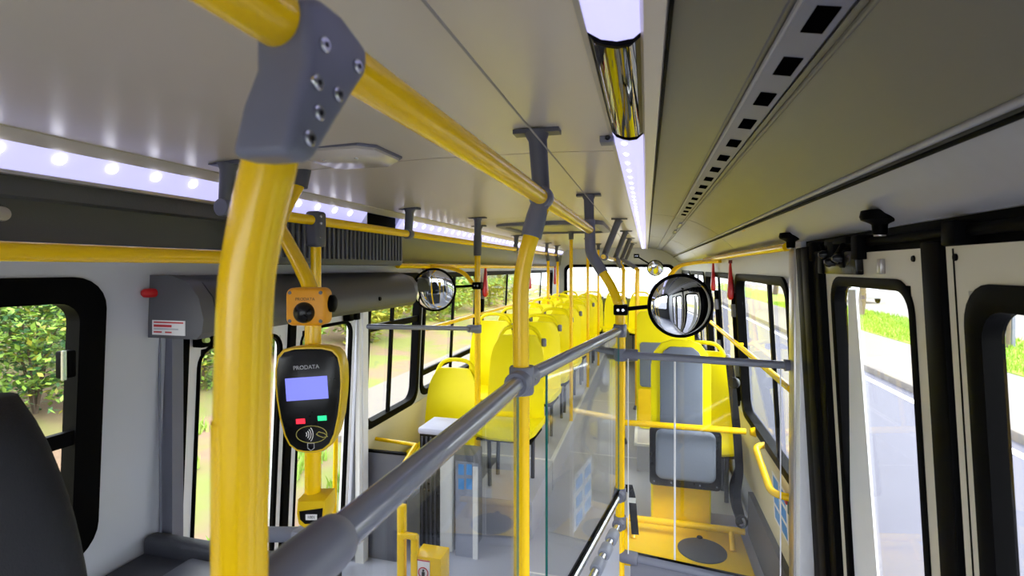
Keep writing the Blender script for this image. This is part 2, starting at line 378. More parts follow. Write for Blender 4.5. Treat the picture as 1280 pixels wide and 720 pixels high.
WIN_R = [(2.52, 3.93, H(-1.03), H(-.04)), (4.02, 5.85, H(-1.03), H(-.04)), (5.95, 7.75, H(-1.03), H(-.04)), (7.85, 9.55, H(-1.03), H(-.04))]
DOOR_L = (1.50, 2.73, -.02, H(-.22)); DOOR_R = (-.05, 2.31, -.02, H(.107))
ins = .028
def hole(w): return (w[0] + ins, w[1] - ins, w[2] + ins, w[3] - ins)
wl = wall('wall_left', -1, YF, YR, -.1, H(.52), [hole(w) for w in WIN_L] + [DOOR_L], WALLW)
wr = wall('wall_right', 1, YF, YR, -.1, H(.52), [hole(w) for w in WIN_R] + [DOOR_R], WALLW)
tag(wl, 'pale wall with windows and a folding door on the kerb side'); tag(wr, 'pale wall with windows on the road side')
def ring(b, side, o, i, f0, f1, ro, ri):          # flat gasket ring following the wall
    fx = xr if side > 0 else xl; P = rrect(*o, ro); Q = rrect(*i, ri)
    v = lambda p, off: (fx(p[1]) - side * off, p[0], p[1])
    R = [[v(p, f1) for p in P], [v(p, f0) for p in P], [v(((p[0] + q[0]) / 2, (p[1] + q[1]) / 2), f0 + .004) for p, q in zip(P, Q)], [v(q, f0 - .002) for q in Q], [v(q, f1) for q in Q]]
    b.loft(R, cap=False); return b
def window(name, side, w, fw=.05, dividers=(), transoms=(), ro=.11, ri=.085, bar=.03, label=None):
    fx = xr if side > 0 else xl; o = struct(name, (fx((w[2] + w[3]) / 2), (w[0] + w[1]) / 2, w[2]), label)
    i = (w[0] + fw, w[1] - fw, w[2] + fw, w[3] - fw)
    ring(MB(), side, w, i, .012, -.045, ro, ri).build('window_frame', BLACK, o)
    b = MB(); g = lambda y, z, off: (fx(z) + side * off, y, z)
    b.prism([g(i[0] - .01, i[2] - .01, .02), g(i[1] + .01, i[2] - .01, .02), g(i[1] + .01, i[3] + .01, .02), g(i[0] - .01, i[3] + .01, .02)], (0, 0, 0), (side * .004, 0, 0)).build('pane', GLASS, o, smooth=0)
    for y in dividers:
        b = MB(); b.prism([g(y - bar / 2, i[2], 0), g(y + bar / 2, i[2], 0), g(y + bar / 2, i[3], 0), g(y - bar / 2, i[3], 0)], (0, 0, 0), (side * .018, 0, 0)).build('window_divider', BLACK, o)
    for z in transoms:
        b = MB(); b.prism([g(i[0], z - .022, -.002), g(i[1], z - .022, -.002), g(i[1], z + .022, -.002), g(i[0], z + .022, -.002)], (0, 0, 0), (side * .02, 0, 0)).build('window_transom', BLACK, o)
    return o
w0 = window('window_1', -1, WIN_L[0], .077, (), (H(-.512),), .10, .06, label='large front side window with black rubber frame and transom on the kerb side')
for (u, v) in ((80, 455), (70, 650)):
    p = at(u, v, X=-1.64); b = MB().box(p.x - .01, p.x + .025, p.y - .018, p.y + .018, p.z - .04, p.z + .04); lt = b.build('latch', BLACK, w0, bevel=.006); MB().box(p.x + .02, p.x + .028, p.y - .022, p.y - .012, p.z - .042, p.z + .042).build('latch_edge', STEEL, lt)
window('window_2', -1, WIN_L[1], .045, (3.16,), (H(-.38),), label='tall narrow window with black frame behind the kerb side door')
window('window_3', -1, WIN_L[2], .045, (4.3,), (H(-.82),), label='window with divider beside the first yellow seat on the kerb side')
window('window_4', -1, WIN_L[3], .045, (6.1,), (H(-.82),), label='long window beside the middle seat rows on the kerb side')
window('window_5', -1, WIN_L[4], .045, (8.2,), (H(-.82),), label='rearmost long window on the kerb side')
window('window_6', 1, WIN_R[0], .045, (2.95,), (), label='window with black divider over the wheelchair bay on the road side')
window('window_7', 1, WIN_R[1], .045, (4.9,), (), label='window beside the first road side seat rows')
window('window_8', 1, WIN_R[2], .045, (6.8,), (), label='window beside the rear seat rows on the road side')
window('window_9', 1, WIN_R[3], .045, (8.7,), (), label='rearmost window on the road side')

# front and rear ends
def endwall(name, y0, y1, hx0, hx1, hz0, hz1, m):
    b = MB(); b.box(-1.78, hx0, y0, y1, 0, H(.52)); b.box(hx1, .74, y0, y1, 0, H(.52)); b.box(hx0, hx1, y0, y1, 0, hz0); b.box(hx0, hx1, y0, y1, hz1, H(.52))
    return tag(b.build(name, m, smooth=0), None, None, None, 'structure')
tag(endwall('wall_front', YF - .06, YF, -1.55, .5, .85, 1.95, DARKP), 'dark front end of the bus around the windscreen')
tag(endwall('wall_rear', YR, YR + .06, -1.52, .48, H(-.62), H(.04), WALLW), 'pale rear end wall around the back window')
def endwindow(name, y, x0, x1, z0, z1, label):
    o = struct(name, ((x0 + x1) / 2, y, z0), label)
    P = rrect(x0 - .03, x1 + .03, z0 - .03, z1 + .03, .12); Q = rrect(x0 + .03, x1 - .03, z0 + .03, z1 - .03, .09)
    MB().loft([[(p[0], y + .04, p[1]) for p in P], [(p[0], y - .012, p[1]) for p in P], [(q[0], y - .012, q[1]) for q in Q], [(q[0], y + .04, q[1]) for q in Q]], cap=False).build('window_frame', BLACK, o)
    MB().box(x0 + .02, x1 - .02, y + .02, y + .025, z0 + .02, z1 - .02).build('pane', GLASS, o)
endwindow('window_10', YR, -1.52, .48, H(-.62), H(.04), 'wide back window at the rear end of the bus')
endwindow('window_11', YF - .03, -1.55, .5, .85, 1.95, 'wide front windscreen behind the photographer')

# lower wall panels
mo = thing('modesty_panel', (-1.54, 2.82, 0), 'dark grey upright panel with black cap behind the kerb side door', 'panel')
xm = at(507, 572, Y=2.81).x
MB().box(xl(.3) + .012, xm, 2.805, 2.825, .0, .645).build('board', mat('dark_grey_laminate', (84, 86, 98), .4), mo)
MB().box(xl(.65) + .002, xm, 2.80, 2.83, .645, .658).build('cap', BLACK, mo, bevel=.004)
MB().box(.655, .69, 2.36, 3.7, 0, .28).build('wall_panel', mat('dark_skirting', (84, 84, 90), .6), wr)
BEIGE_BOUNCE = mat('beige_speckled_bounce_tint', (222, 212, 176), .45, var=.1, scale=150)  # speckled beige, with yellow bounce from the seats mixed into the colour
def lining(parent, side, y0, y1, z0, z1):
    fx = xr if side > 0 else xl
    MB().prism([(fx(z0), y0, z0), (fx(z0), y1, z0), (fx(z1), y1, z1), (fx(z1), y0, z1)], (0, 0, 0), (-side * .004, 0, 0)).build('wall_lining', BEIGE_BOUNCE, parent, smooth=0)
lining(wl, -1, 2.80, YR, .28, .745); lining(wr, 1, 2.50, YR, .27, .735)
# light post between door and window on the kerb side, and seam of the wall panel
MB().tube([(xl(H(-.24)) + .004, 1.432, .55), (xl(H(-.24)) - .002, 1.432, H(-.2))], .004, 6).build('wall_seam', GREY, wl)
MB().box(xl(1.1) - .01, xl(1.1) + .05, 1.455, 1.50, .0, H(-.24)).build('door_jamb', GREY, wl)
MB().box(xl(1.1) - .01, xl(1.1) + .045, 2.735, 2.79, .0, H(-.2)).build('door_jamb', WHITE, wl)
MB().box(xl(1.1) + .02, xl(1.1) + .04, 2.70, 2.72, .2, H(-.30)).build('door_edge_post', WHITE, wl)

# ------------------------------------------------------------------ ceiling
ce = struct('ceiling', (-.75, 0, H(.38)), 'cream laminate ceiling with seams between its panels')
CP = [(-1.50, .345), (-1.40, .358), (-1.2, .370), (-.95, .38), (-.75, .385), (-.55, .385)]
CQ = [(-.55, .385), (-.3, .383), (-.2, .380), (-.095, .376)]
def ceilpanel(prof, y0, y1, name='ceiling_panel', m=CEIL, dz=0):
    b = MB(); rings = []
    for y in (y0, y1): rings.append([(x, y, H(z + dz)) for x, z in prof] + [(x, y, H(z + dz + .012)) for x, z in reversed(prof)])
    return b.loft(rings).build(name, m, ce, smooth=30)
seams = [YF, -.42, 1.672, 3.76, 5.85, 7.94, YR]
full = CP + CQ[1:]
for a, c in zip(seams, seams[1:]):
    ceilpanel(full, a + .005, c - .005)
ceilpanel([(-1.55, .37), (-.75, .40), (-.05, .40)], YF, YR, 'ceiling_backing', BLACK, .01)
MB().box(-1.78, -1.49, YF, YR, H(.36), H(.40)).build('ceiling_backing', GREYD, ce)
MB().box(-.10, .70, YF, YR, H(.40), H(.44)).build('ceiling_backing', GREYD, ce)
# longitudinal rim pieces beside the light strips
def extr(prof, y0, y1, name, m, parent, bevel=0, smooth=35):
    return MB().loft([[(x, y, H(z)) for x, z in prof] for y in (y0, y1)]).build(name, m, parent, bevel=bevel, smooth=smooth)
extr([(-1.497, .352), (-1.497, .342), (-1.54, .318), (-1.552, .322), (-1.552, .352)], YF, YR, 'light_rim', CEIL, ce)
extr([(-1.583, .252), (-1.588, .244), (-1.61, .24), (-1.63, .25), (-1.62, .27)], YF, YR, 'light_rim', ALU, ce)
extr([(-.010, .368), (-.004, .352), (.026, .352), (.03, .360), (.03, .40), (-.010, .40)], YF, YR, 'light_rim', CEIL, ce)
extr([(-.100, .385), (-.100, .372), (-.091, .372), (-.091, .385)], YF, YR, 'light_rim', ALU, ce)
for x in (-.9, -.3): pass
# roof fixture with sloping edges
t = thing('ceiling_vent', (-.95, 1.5, H(.35)), 'flat pale vent cover in the cream ceiling behind the front clamp', 'vent')
pl = [(-1.09, 1.44), (-1.05, 1.40), (-.86, 1.40), (-.82, 1.44), (-.82, 1.60), (-.86, 1.64), (-1.05, 1.64), (-1.09, 1.60)]
cxy = (-.955, 1.52)
MB().loft([[(x, y, H(.386)) for x, y in pl], [(x, y, H(.368)) for x, y in pl], [(cxy[0] + (x - cxy[0]) * .86, cxy[1] + (y - cxy[1]) * .8, H(.352)) for x, y in pl]]).build('cover', mat('vent_cover', (206, 200, 190), .2), t)
MB().loft([[(cxy[0] + (x - cxy[0]) * 1.06, cxy[1] + (y - cxy[1]) * 1.08, H(z)) for x, y in pl] for z in (.386, .376)]).build('rim', GREY, t)
for q in (-.9, -1.02): MB().lathe([(.008, 0), (.006, .004)], (q, 1.46, H(.354)), (0, 0, -1), 10).build('screw', STEEL, t)
# escape hatch further back
t = thing('roof_hatch', (-.78, 4.6, H(.36)), 'large square roof escape hatch with grey recessed lid', 'hatch')
hx0, hx1, hy0, hy1 = -1.25, -.34, 4.12, 5.2
P = rrect(hx0, hx1, hy0, hy1, .12); Q = rrect(hx0 + .07, hx1 - .07, hy0 + .07, hy1 - .07, .08)
MB().loft([[(p[0], p[1], H(.388)) for p in P], [(p[0], p[1], H(.350)) for p in P], [(q[0], q[1], H(.345)) for q in Q], [(q[0], q[1], H(.375)) for q in Q]], cap=False).build('frame', GREY, t)
MB().prism([(q[0], q[1], H(.365)) for q in Q], (0, 0, 0), (0, 0, .01)).build('lid', mat('hatch_lid', (150, 148, 132), .35), t)
# small sensor box beside the strip
t = thing('ceiling_sensor', at(759, 173, Z=.375), 'small grey sensor box on the ceiling beside the light strip', 'sensor'); p = t.location
MB().box(p.x - .02, p.x + .02, p.y - .025, p.y + .025, p.z - .016, p.z + .01).build('housing', GREY, t, bevel=.003)
MB().lathe([(.008, 0), (.007, .006), (.002, .008)], (p.x + .003, p.y - .025, p.z - .004), (0, -1, -.3), 12).build('lens', BLKP, t)

# ------------------------------------------------------------------ light strips
def strip_left(y0, y1, label):
    t = thing('light_strip', (-1.56, (y0 + y1) / 2, H(.29)), label, 'light', 'ceiling light strips')
    extr([(-1.540, .319), (-1.566, .280), (-1.590, .252), (-1.60, .262), (-1.56, .33)], y0, y1, 'diffuser', LED, t)
    n = int((y1 - y0) / .142); first = None
    for k in range(n):
        y = y0 + .07 + k * .142
        if first is None:
            first = MB().lathe([(.016, -.004), (.015, .003), (.006, .007)], (-1.553, y, H(.297)), (.83, 0, -.55), 10).build('led', LEDDOT, t); y_first = y
        else:
            o = first.copy(); COL.objects.link(o); o.location.y = y - y_first
    MB().box(-1.6, -1.545, y1, y1 + .004, H(.25), H(.33)).build('end_cap', WHITE, t)
strip_left(YF + .05, 2.62, 'long lavender LED light strip above the kerb side front window')
strip_left(3.06, YR - .1, 'long lavender LED light strip above the kerb side seats')
def strip_right(y0, y1, label):
    t = thing('light_strip', (-.05, (y0 + y1) / 2, H(.37)), label, 'light', 'ceiling light strips')
    extr([(-.091, .376), (-.070, .362), (-.045, .356), (-.020, .358), (-.009, .366), (-.02, .385), (-.08, .385)], y0, y1, 'diffuser', LED, t)
    n = int((y1 - y0) / .142); first = None
    for k in range(n):
        y = y0 + .07 + k * .142
        if first is None:
            first = MB().lathe([(.009, -.004), (.008, .003), (.003, .006)], (-.062, y, H(.360)), (-.4, 0, -.9), 10).build('led', LEDDOT, t); y_first = y
        else:
            o = first.copy(); COL.objects.link(o); o.location.y = y - y_first
strip_right(YF + .05, .82, 'LED light strip in front of the mirrored ceiling panel')
strip_right(1.44, YR - .1, 'long LED light strip running behind the mirrored ceiling panel')
t = thing('mirrored_ceiling_panel', (-.05, 1.13, H(.37)), 'dark mirrored panel set between two lengths of light strip', 'mirror panel')
extr([(-.091, .376), (-.080, .364), (-.062, .356), (-.045, .352), (-.025, .354), (-.009, .366), (-.02, .385), (-.08, .385)], .832, 1.43, 'mirror', CHROME, t, smooth=60)
for y in (.822, 1.43): extr([(-.093, .378), (-.080, .361), (-.062, .353), (-.045, .349), (-.025, .351), (-.007, .366), (-.02, .387), (-.08, .387)], y, y + .01, 'end_frame', BLACK, t)

# ------------------------------------------------------------------ road side duct with hatch, slots, latches
du = struct('trim_1', (.3, 0, H(.3)), 'wide grey air duct casing along the road side of the ceiling')
RPROF = [(.036, .372), (.12, .362), (.196, .352)]
def shellx(prof, y0, y1, name, m, parent, t=.012):
    return MB().loft([[(x, y, H(z)) for x, z in prof] + [(x + t * .5, y, H(z + t)) for x, z in reversed(prof)] for y in (y0, y1)]).build(name, m, parent, smooth=30)
for a, c in ((YF, 3.66), (3.67, 6.2), (6.21, YR)):
    shellx([(.038, .372), (.12, .362), (.190, .351)], a, c, 'duct_panel', DUCT, du)
    shellx([(.190, .344), (.198, .340), (.250, .330), (.254, .336)], a, c, 'slot_rail', GREY, du)
    shellx([(.258, .334), (.34, .300), (.42, .255), (.478, .212)], a, c, 'duct_hatch', DUCT, du)
    shellx([(.482, .205), (.487, .198), (.53, .160), (.556, .132), (.585, .115), (.607, .107)], a, c, 'duct_edge', mat('duct_edge_and_highlight', (150, 150, 158), .35), du)
    MB().tube([(.480, a, H(.202)), (.480, c, H(.202))], .005, 8).build('hatch_seal', BLACK, du)
    MB().tube([(.470, a, H(.217)), (.470, c, H(.217))], .007, 10).build('hatch_lip_highlight', mat('duct_edge_and_highlight', (150, 150, 158), .35), du)  # paler bluish tube, the hatch edge's highlight put into shape and colour
    MB().tube([(.193, a, H(.345)), (.193, c, H(.345))], .0045, 8).build('slot_rail_highlight', mat('duct_edge_and_highlight', (150, 150, 158), .35), du)  # same pale tone, drawn as the highlight along the slot rail
    MB().tube([(.270, a, H(.326)), (.270, c, H(.326))], .0045, 8).build('hatch_bead', DUCT, du)
MB().box(.03, .036, YF, YR, H(.355), H(.41)).build('duct_seal', BLACK, du)
MB().box(.18, .27, YF, YR, H(.352), H(.40)).build('duct_backing', GREYD, du)
MB().box(.24, .70, YF, YR, H(.34), H(.42)).build('duct_backing', GREYD, du)
sl = None
ys = [.56, .735, .90, 1.07] + [1.25 + .19 * k for k in range(12)]
for y in ys:
    if sl is None:
        sl = MB().loft([[(.212, y, H(.3385)), (.240, y, H(.3330)), (.240, y + .075, H(.3330)), (.212, y + .075, H(.3385))], [(.212, y, H(.3355)), (.240, y, H(.3300)), (.240, y + .075, H(.3300)), (.212, y + .075, H(.3355))]]).build('air_slot', mat('slot_void', (5, 5, 5), .95, spec=.0), du); sy = y
    else:
        o = sl.copy(); COL.objects.link(o); o.location.y = y - sy
for (u, v) in ((1248, 163), (1007, 258), (932, 288)):
    p = at(u, v, X=.50); MB().box(p.x - .012, p.x + .004, p.y - .04, p.y + .04, p.z - .004, p.z + .003).build('latch', mat('brass_latch', (200, 168, 90), .35, metal=.5), du, bevel=.001)
# handles on the next duct section
for y in (3.9, 4.6): MB().box(.232, .252, y, y + .35, H(.318), H(.328)).build('duct_handle', STEEL, du)
# round black stubs under the duct
for p, lb in (((.560, 1.46, H(.128)), 'black round flange stub under the duct above the door post'), ((.560, 2.27, H(.126)), 'black round flange stub under the duct beside the aluminium column')):
    t = thing('flange_stub', p, lb, 'bracket'); p = Vector(p)
    MB().lathe([(.040, .015), (.043, .0), (.040, -.008), (.020, -.018), (.016, -.022)], p, (0, 0, 1), 28).build('flange', BLACK, t)
    MB().lathe([(.017, -.02), (.016, -.042), (.013, -.046)], p, (0, 0, 1), 20).build('stub', BLACK, t)
    MB().lathe([(.013, -.0455), (.013, -.049)], p, (0, 0, 1), 20).build('ring', ALU, t)

# kerb side dark casing
du2 = struct('trim_2', (-1.62, 0, H(.15)), 'charcoal casing below the kerb side light strip')
extr([(-1.602, .242), (-1.597, .19), (-1.612, .182), (-1.625, .04), (-1.64, .028), (-1.66, .028), (-1.66, .26)], YF, 3.02, 'casing', DARKP, du2)
extr([(-1.592, .243), (-1.60, .19), (-1.62, .06), (-1.64, .035), (-1.66, .035), (-1.66, .26)], 3.03, YR, 'casing', DUCT, du2)
p = at(2, 267, X=-1.612); MB().lathe([(.02, 0), (.018, .006), (.006, .008)], p, (1, 0, 0), 16).build('knob', ALU, du2)
MB().box(-1.62, -1.585, 2.64, 3.04, H(.245), H(.325)).build('speaker_recess', BLACK, du2)

# ------------------------------------------------------------------ road side door
dr = struct('door_1', (.63, 1.2, 0), 'cream folding door with black-framed windows on the road side')
def dbox(b, y0, y1, z0, z1, o0, o1, side=1):       # box following the leaning wall, o = inward offset
    fx = xr if side > 0 else xl
    b.loft([[(fx(z) - side * o0, y, z), (fx(z) - side * o1, y, z)][0:2] + [(fx(z2) - side * o1, y, z2), (fx(z2) - side * o0, y, z2)] for y in (y0, y1) for z, z2 in ((z0, z1),)])
    return b
def leaf(parent, side, y0, y1, z0, z1, g, m, gask=.05, name='door_leaf', dep=-.035):
    fx = xr if side > 0 else xl
    h = (g[0] + .015, g[1] - .015, g[2] + .015, g[3] - .015); b = MB()
    dbox(b, y0, h[0], z0, z1, 0, -.03, side); dbox(b, h[1], y1, z0, z1, 0, -.03, side); dbox(b, h[0], h[1], z0, h[2], 0, -.03, side); dbox(b, h[0], h[1], h[3], z1, 0, -.03, side)
    lf = b.build(name, m, parent, smooth=0)
    ring(MB(), side, g, (g[0] + gask, g[1] - gask, g[2] + gask, g[3] - gask), .004, dep, .085, .06).build('gasket', BLACK, lf)
    i = (g[0] + gask - .01, g[1] - gask + .01, g[2] + gask - .01, g[3] - gask + .01); q = lambda y, z: (fx(z) + side * .014, y, z)
    MB().prism([q(i[0], i[2]), q(i[1], i[2]), q(i[1], i[3]), q(i[0], i[3])], (0, 0, 0), (side * .004, 0, 0)).build('pane', GLASS, lf, smooth=0)
    return lf
leaf(dr, 1, 1.372, 2.03, .03, H(.045), (1.418, 1.985, .22, H(-.028)), CREAM, .030)
l2 = leaf(dr, 1, .60, 1.275, .03, H(.045), (.63, 1.220, .22, H(-.03)), CREAM, .05)
leaf(dr, 1, -.04, .59, .03, H(.045), (0, .54, .22, H(-.03)), CREAM, .05)
dbox(MB(), 1.246, 1.249, .03, H(.04), .002, 0).build('leaf_joint', BLACK, l2)
dbox(MB(), 1.287, 1.368, .0, H(.06), .008, -.05).build('door_post', BLACK, dr, bevel=.008)
dbox(MB(), 2.045, 2.12, .0, H(.06), .018, -.05).build('door_post', BLACK, dr, bevel=.006)
dbox(MB(), 2.125, 2.21, .0, H(.08), .03, -.05).build('door_post', BLACK, dr, bevel=.006)
dbox(MB(), 2.215, 2.31, .0, H(.08), .022, -.05).build('door_post', BLACK, dr, bevel=.006)
def onright(u, v, off):
    r = ray(u, v); k = (.612 + off) / (r.x + .053 * r.z); return Vector((r.x * k, r.y * k, r.z * k + CAMZ))
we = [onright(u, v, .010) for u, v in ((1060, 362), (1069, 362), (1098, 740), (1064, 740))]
MB().prism(we, (0, 0, 0), (.006, 0, 0)).build('white_wedge', WHITE, dr)  # white wedge-shaped strip along one side of the door glass, narrowing upward
dbox(MB(), -.05, 2.31, H(.04), H(.107), -.02, -.06).build('header', BLACK, dr)
MB().tube([(.615, -.05, H(.075)), (.615, 2.2, H(.075))], .012, 12).build('drive_shaft', BLACK, dr)
for k, (y, z, w, h) in enumerate(((1.70, .06, .05, .07), (1.80, .03, .04, .06), (1.90, .05, .06, .08), (2.0, .02, .05, .08), (1.22, .07, .05, .05), (2.12, .06, .06, .07), (1.86, .085, .2, .02))):
    MB().box(.585, .63, y - w / 2, y + w / 2, H(z) - h / 2, H(z) + h / 2).build('mechanism_block', BLACK, dr, bevel=.005)
dbox(MB(), 1.70, 2.03, H(-.02), H(.05), .022, 0).build('mechanism_cover', BLKP, dr, bevel=.004)
for (y, z) in ((1.80, .03), (1.87, .02), (1.93, .045)):
    MB().lathe([(.014, 0), (.014, .02), (.006, .03)], (.59, y, H(z)), (-1, 0, 0), 12).build('mechanism_bolt', BLKP, dr)
MB().tube(bend([(.59, 2.0, H(.08)), (.58, 1.9, H(.0)), (.585, 1.78, H(.07))], .04), .009, 8).build('hose', BLACK, dr)
for y in (1.41, 1.24): MB().lathe([(.008, 0), (.007, .004)], (xr(H(.02)), y, H(.022)), (-1, 0, 0), 10).build('screw', BLACK, dr)
p = at(1099, 333, X=.602); MB().box(.600, .612, p.y - .012, p.y + .012, p.z - .02, p.z + .02).build('strike_plate', ALU, dr, bevel=.002)
# aluminium column between door and window
t = thing('aluminium_column', (.60, 2.43, 0), 'tall brushed aluminium column between the road side door and window', 'column')
MB().box(.600, .645, 2.385, 2.465, 0, H(.09)).build('body', ALU, t, bevel=.004)
MB().box(.607, .66, 2.325, 2.383, 0, H(.09)).build('side_cover', WHITE, t, bevel=.003)

# ------------------------------------------------------------------ kerb side door with header casing
dl = struct('door_2', (-1.67, 2.1, 0), 'white folding door with black-framed windows on the kerb side')
leaf(dl, -1, 1.548, 2.10, .03, H(-.255), (1.592, 2.068, .18, H(-.30)), WHITE, .018, 'door_leaf', -.016)
leaf(dl, -1, 2.15, 2.70, .03, H(-.255), (2.195, 2.665, .18, H(-.30)), WHITE, .018, 'door_leaf', -.016)
dbox(MB(), 1.503, 1.545, 0, H(-.25), .012, -.05, -1).build('door_post', BLACK, dl)
dbox(MB(), 2.103, 2.147, 0, H(-.25), .014, -.05, -1).build('door_post', BLACK, dl)
dbox(MB(), 1.505, 2.73, H(-.262), H(-.22), .03, -.05, -1).build('header', BLACK, dl)
for y in (1.56, 1.62, 1.70, 2.55, 2.62): MB().box(-1.655, -1.61, y, y + .04, H(-.30), H(-.235)).build('mechanism_block', BLACK, dl, bevel=.004)
p = at(225, 433, X=-1.6); MB().lathe([(.012, 0), (.010, .02)], (-1.605, 1.57, H(-.27)), (1, -.4, 0), 12).build('indicator_lamp', mat('pale_green_lens', (210, 230, 120), .2), dl)
hr = MB().tube(bend([(xl(1.2) + .02, 2.42, 1.17), (xl(1.2) + .07, 2.42, 1.17), (xl(.8) + .07, 2.42, .3), (xl(.8) + .02, 2.42, .3)], .03), .012, 12).build('grab_handle', YEL, dl)
hc = thing('door_header_casing', (-1.55, 2.2, H(-.24)), 'dark grey rounded casing over the kerb side door with a red lamp', 'casing')
HP = [(-1.655, -.028), (-1.56, -.028), (-1.49, -.05), (-1.445, -.10), (-1.425, -.17), (-1.432, -.215), (-1.455, -.236), (-1.655, -.236)]
extr(HP, 1.447, 3.02, 'cover', mat('casing_plastic', (66, 67, 74), .4), hc)
MB().loft([[(x, 3.02, H(z)) for x, z in HP], [(-1.54 + (x + 1.54) * .85, 3.10 + (z + .1) * .3, H(-.1 + (z + .1) * .8)) for x, z in HP]]).build('end_slope', mat('casing_plastic', (66, 67, 74), .4), hc)
cap = extr([(-1.54 + (x + 1.54) * 1.02, -.13 + (z + .13) * 1.03) for x, z in HP], 1.385, 1.44, 'end_cap', mat('casing_end_plastic', (86, 86, 92), .45), hc)
p = at(190, 366, Y=1.383); lm = MB().lathe([(.012, -.005), (.015, .0), (.016, .02), (.014, .034), (.008, .04)], (p.x + .01, 1.386, p.z), (-.35, -.9, 0), 18).build('red_lamp', RED, hc)
a_, c_ = at(190, 400, Y=1.383), at(231, 420, Y=1.383)
stk = MB().box(a_.x, c_.x, 1.3835, 1.385, c_.z, a_.z).build('sticker', PAPER, hc)
for k, (x0, x1) in enumerate(((.05, .95), (.05, .6), (.05, .8), (.05, .3), (.4, .6))):
    kk = min(k, 3); zz = a_.z - (a_.z - c_.z) * (.12 + .22 * kk); hgt = .0035 if kk != 1 else .006
    MB().box(a_.x + (c_.x - a_.x) * x0, a_.x + (c_.x - a_.x) * x1, 1.3832, 1.3836, zz - hgt, zz + hgt * .4).build('print_line', REDP if k != 2 else GREYINK, stk)
MB().lathe([(.012, 0), (.010, .012)], (-1.43, 2.55, H(-.17)), (1, 0, 0), 12).build('rubber_stop', BLACK, hc)

# ribbed unit under the kerb side strip
t = thing('ribbed_air_unit', (-1.52, 2.3, H(.02)), 'dark grey ribbed air unit hanging under the kerb side light strip', 'air unit')
P = rrect(1.75, 2.99, H(.015), H(.235), .035)
MB().prism([(0, p[0], p[1]) for p in P], (-1.62, 0, 0), (-1.505, 0, 0)).build('housing', mat('unit_plastic', (72, 74, 82), .45), t, bevel=.008)
rb = None
for k in range(31):
    y = 1.80 + .038 * k
    if rb is None: rb = MB().box(-1.506, -1.492, y, y + .016, H(.045), H(.225)).build('rib', mat('rib_plastic', (92, 95, 108), .4), t, bevel=.003, seg=1); ry = y
    else: o = rb.copy(); COL.objects.link(o); o.location.y = y - ry

# ------------------------------------------------------------------ overhead rails, brackets and poles
def plate_bracket(parent, p_top, p_bot, w=.044, name='ceiling_bracket', plate=.13):
    b = MB(); p = Vector(p_top); q = Vector(p_bot)
    b.box(p.x - plate / 2, p.x + plate / 2, p.y - .022, p.y + .022, p.z - .012, p.z)
    b.tube([p - Vector((0, 0, .008)), p + (q - p).normalized() * .03, q], [.036, .026, .024], 14)
    return b.build(name, GREYD, parent, smooth=50)
def ringclamp(parent, p, axis, r=.031, l=.05, name='clamp', m=GREY):
    a = Vector(axis).normalized(); p = Vector(p)
    return MB().lathe([(r * .9, -l / 2), (r, -l / 2 + .004), (r, l / 2 - .004), (r * .9, l / 2)], p, a, 24).build(name, m, parent)
RX, RZ = -.280, H(.195)
rail = thing('overhead_rail', (RX, 1.4, RZ), 'glossy yellow overhead rail hung from the ceiling above the aisle partition', 'handrail')
MB().tube([(RX, -.6, RZ), (RX, 2.62, RZ)], RP, 32).build('tube', YEL, rail)
plate_bracket(rail, (-.292, 1.385, H(.381)), (RX, 1.385, RZ + .01), plate=.128)
ringclamp(rail, (RX, 1.385, RZ), (0, 1, 0), .032, .045)
# front pole
D1 = .42
pole1 = thing('front_partition_pole', at(300, 725, D=D1), 'thick yellow pole bending out of a bolted grey clamp beside the fare reader', 'pole')
pts = [at(u, v, D=D1) for u, v in ((345, 165), (335, 215), (325, 258), (316, 305), (309, 350), (306, 400), (303, 500), (301, 620), (300, 725))]
pts.append(Vector((pts[-1].x, pts[-1].y, 0)))
pole1.location = pts[-1]
MB().tube(smoothpath(pts, 5), .0212, 32).build('tube', YEL, pole1)
MB().lathe([(.045, 0), (.045, .012), (.03, .03), (.026, .05)], pts[-1], (0, 0, 1), 24).build('foot', GREY, pole1)
out = [(400, -6), (430, 18), (462, 62), (461, 92), (442, 122), (394, 205), (358, 192), (372, 124), (387, 78), (386, 0)]
cl = MB(); XF = RX + .030
P2 = [at(u, v, X=XF) for u, v in out]
cl.prism(P2, (0, 0, 0), (-.052, 0, 0))
MB().tube([at(350, 150, D=D1), at(340, 192, D=D1)], [.0250, .0248], 28).build('pole_sleeve', GREY, pole1)
clamp = cl.build('clamp', GREY, pole1, bevel=.014, seg=4)
for (u, v) in ((406, 56), (447, 83), (397, 103), (423, 118), (399, 141), (387, 173)):
    p = at(u, v, X=XF + .0015); bl = MB().lathe([(.0062, -.003), (.0062, .0012), (.005, .0022)], p, (1, 0, 0), 18).build('bolt', STEEL, clamp)
    MB().lathe([(.0025, 0), (.0025, .0006)], p + Vector((.0022, 0, 0)), (1, 0, 0), 6).build('socket', BLKP, clamp)
MB().lathe([(.026, -.012), (.030, -.008), (.030, .02)], at(374, 52, X=RX), (0, 1, 0), 28).build('sleeve', GREY, pole1)
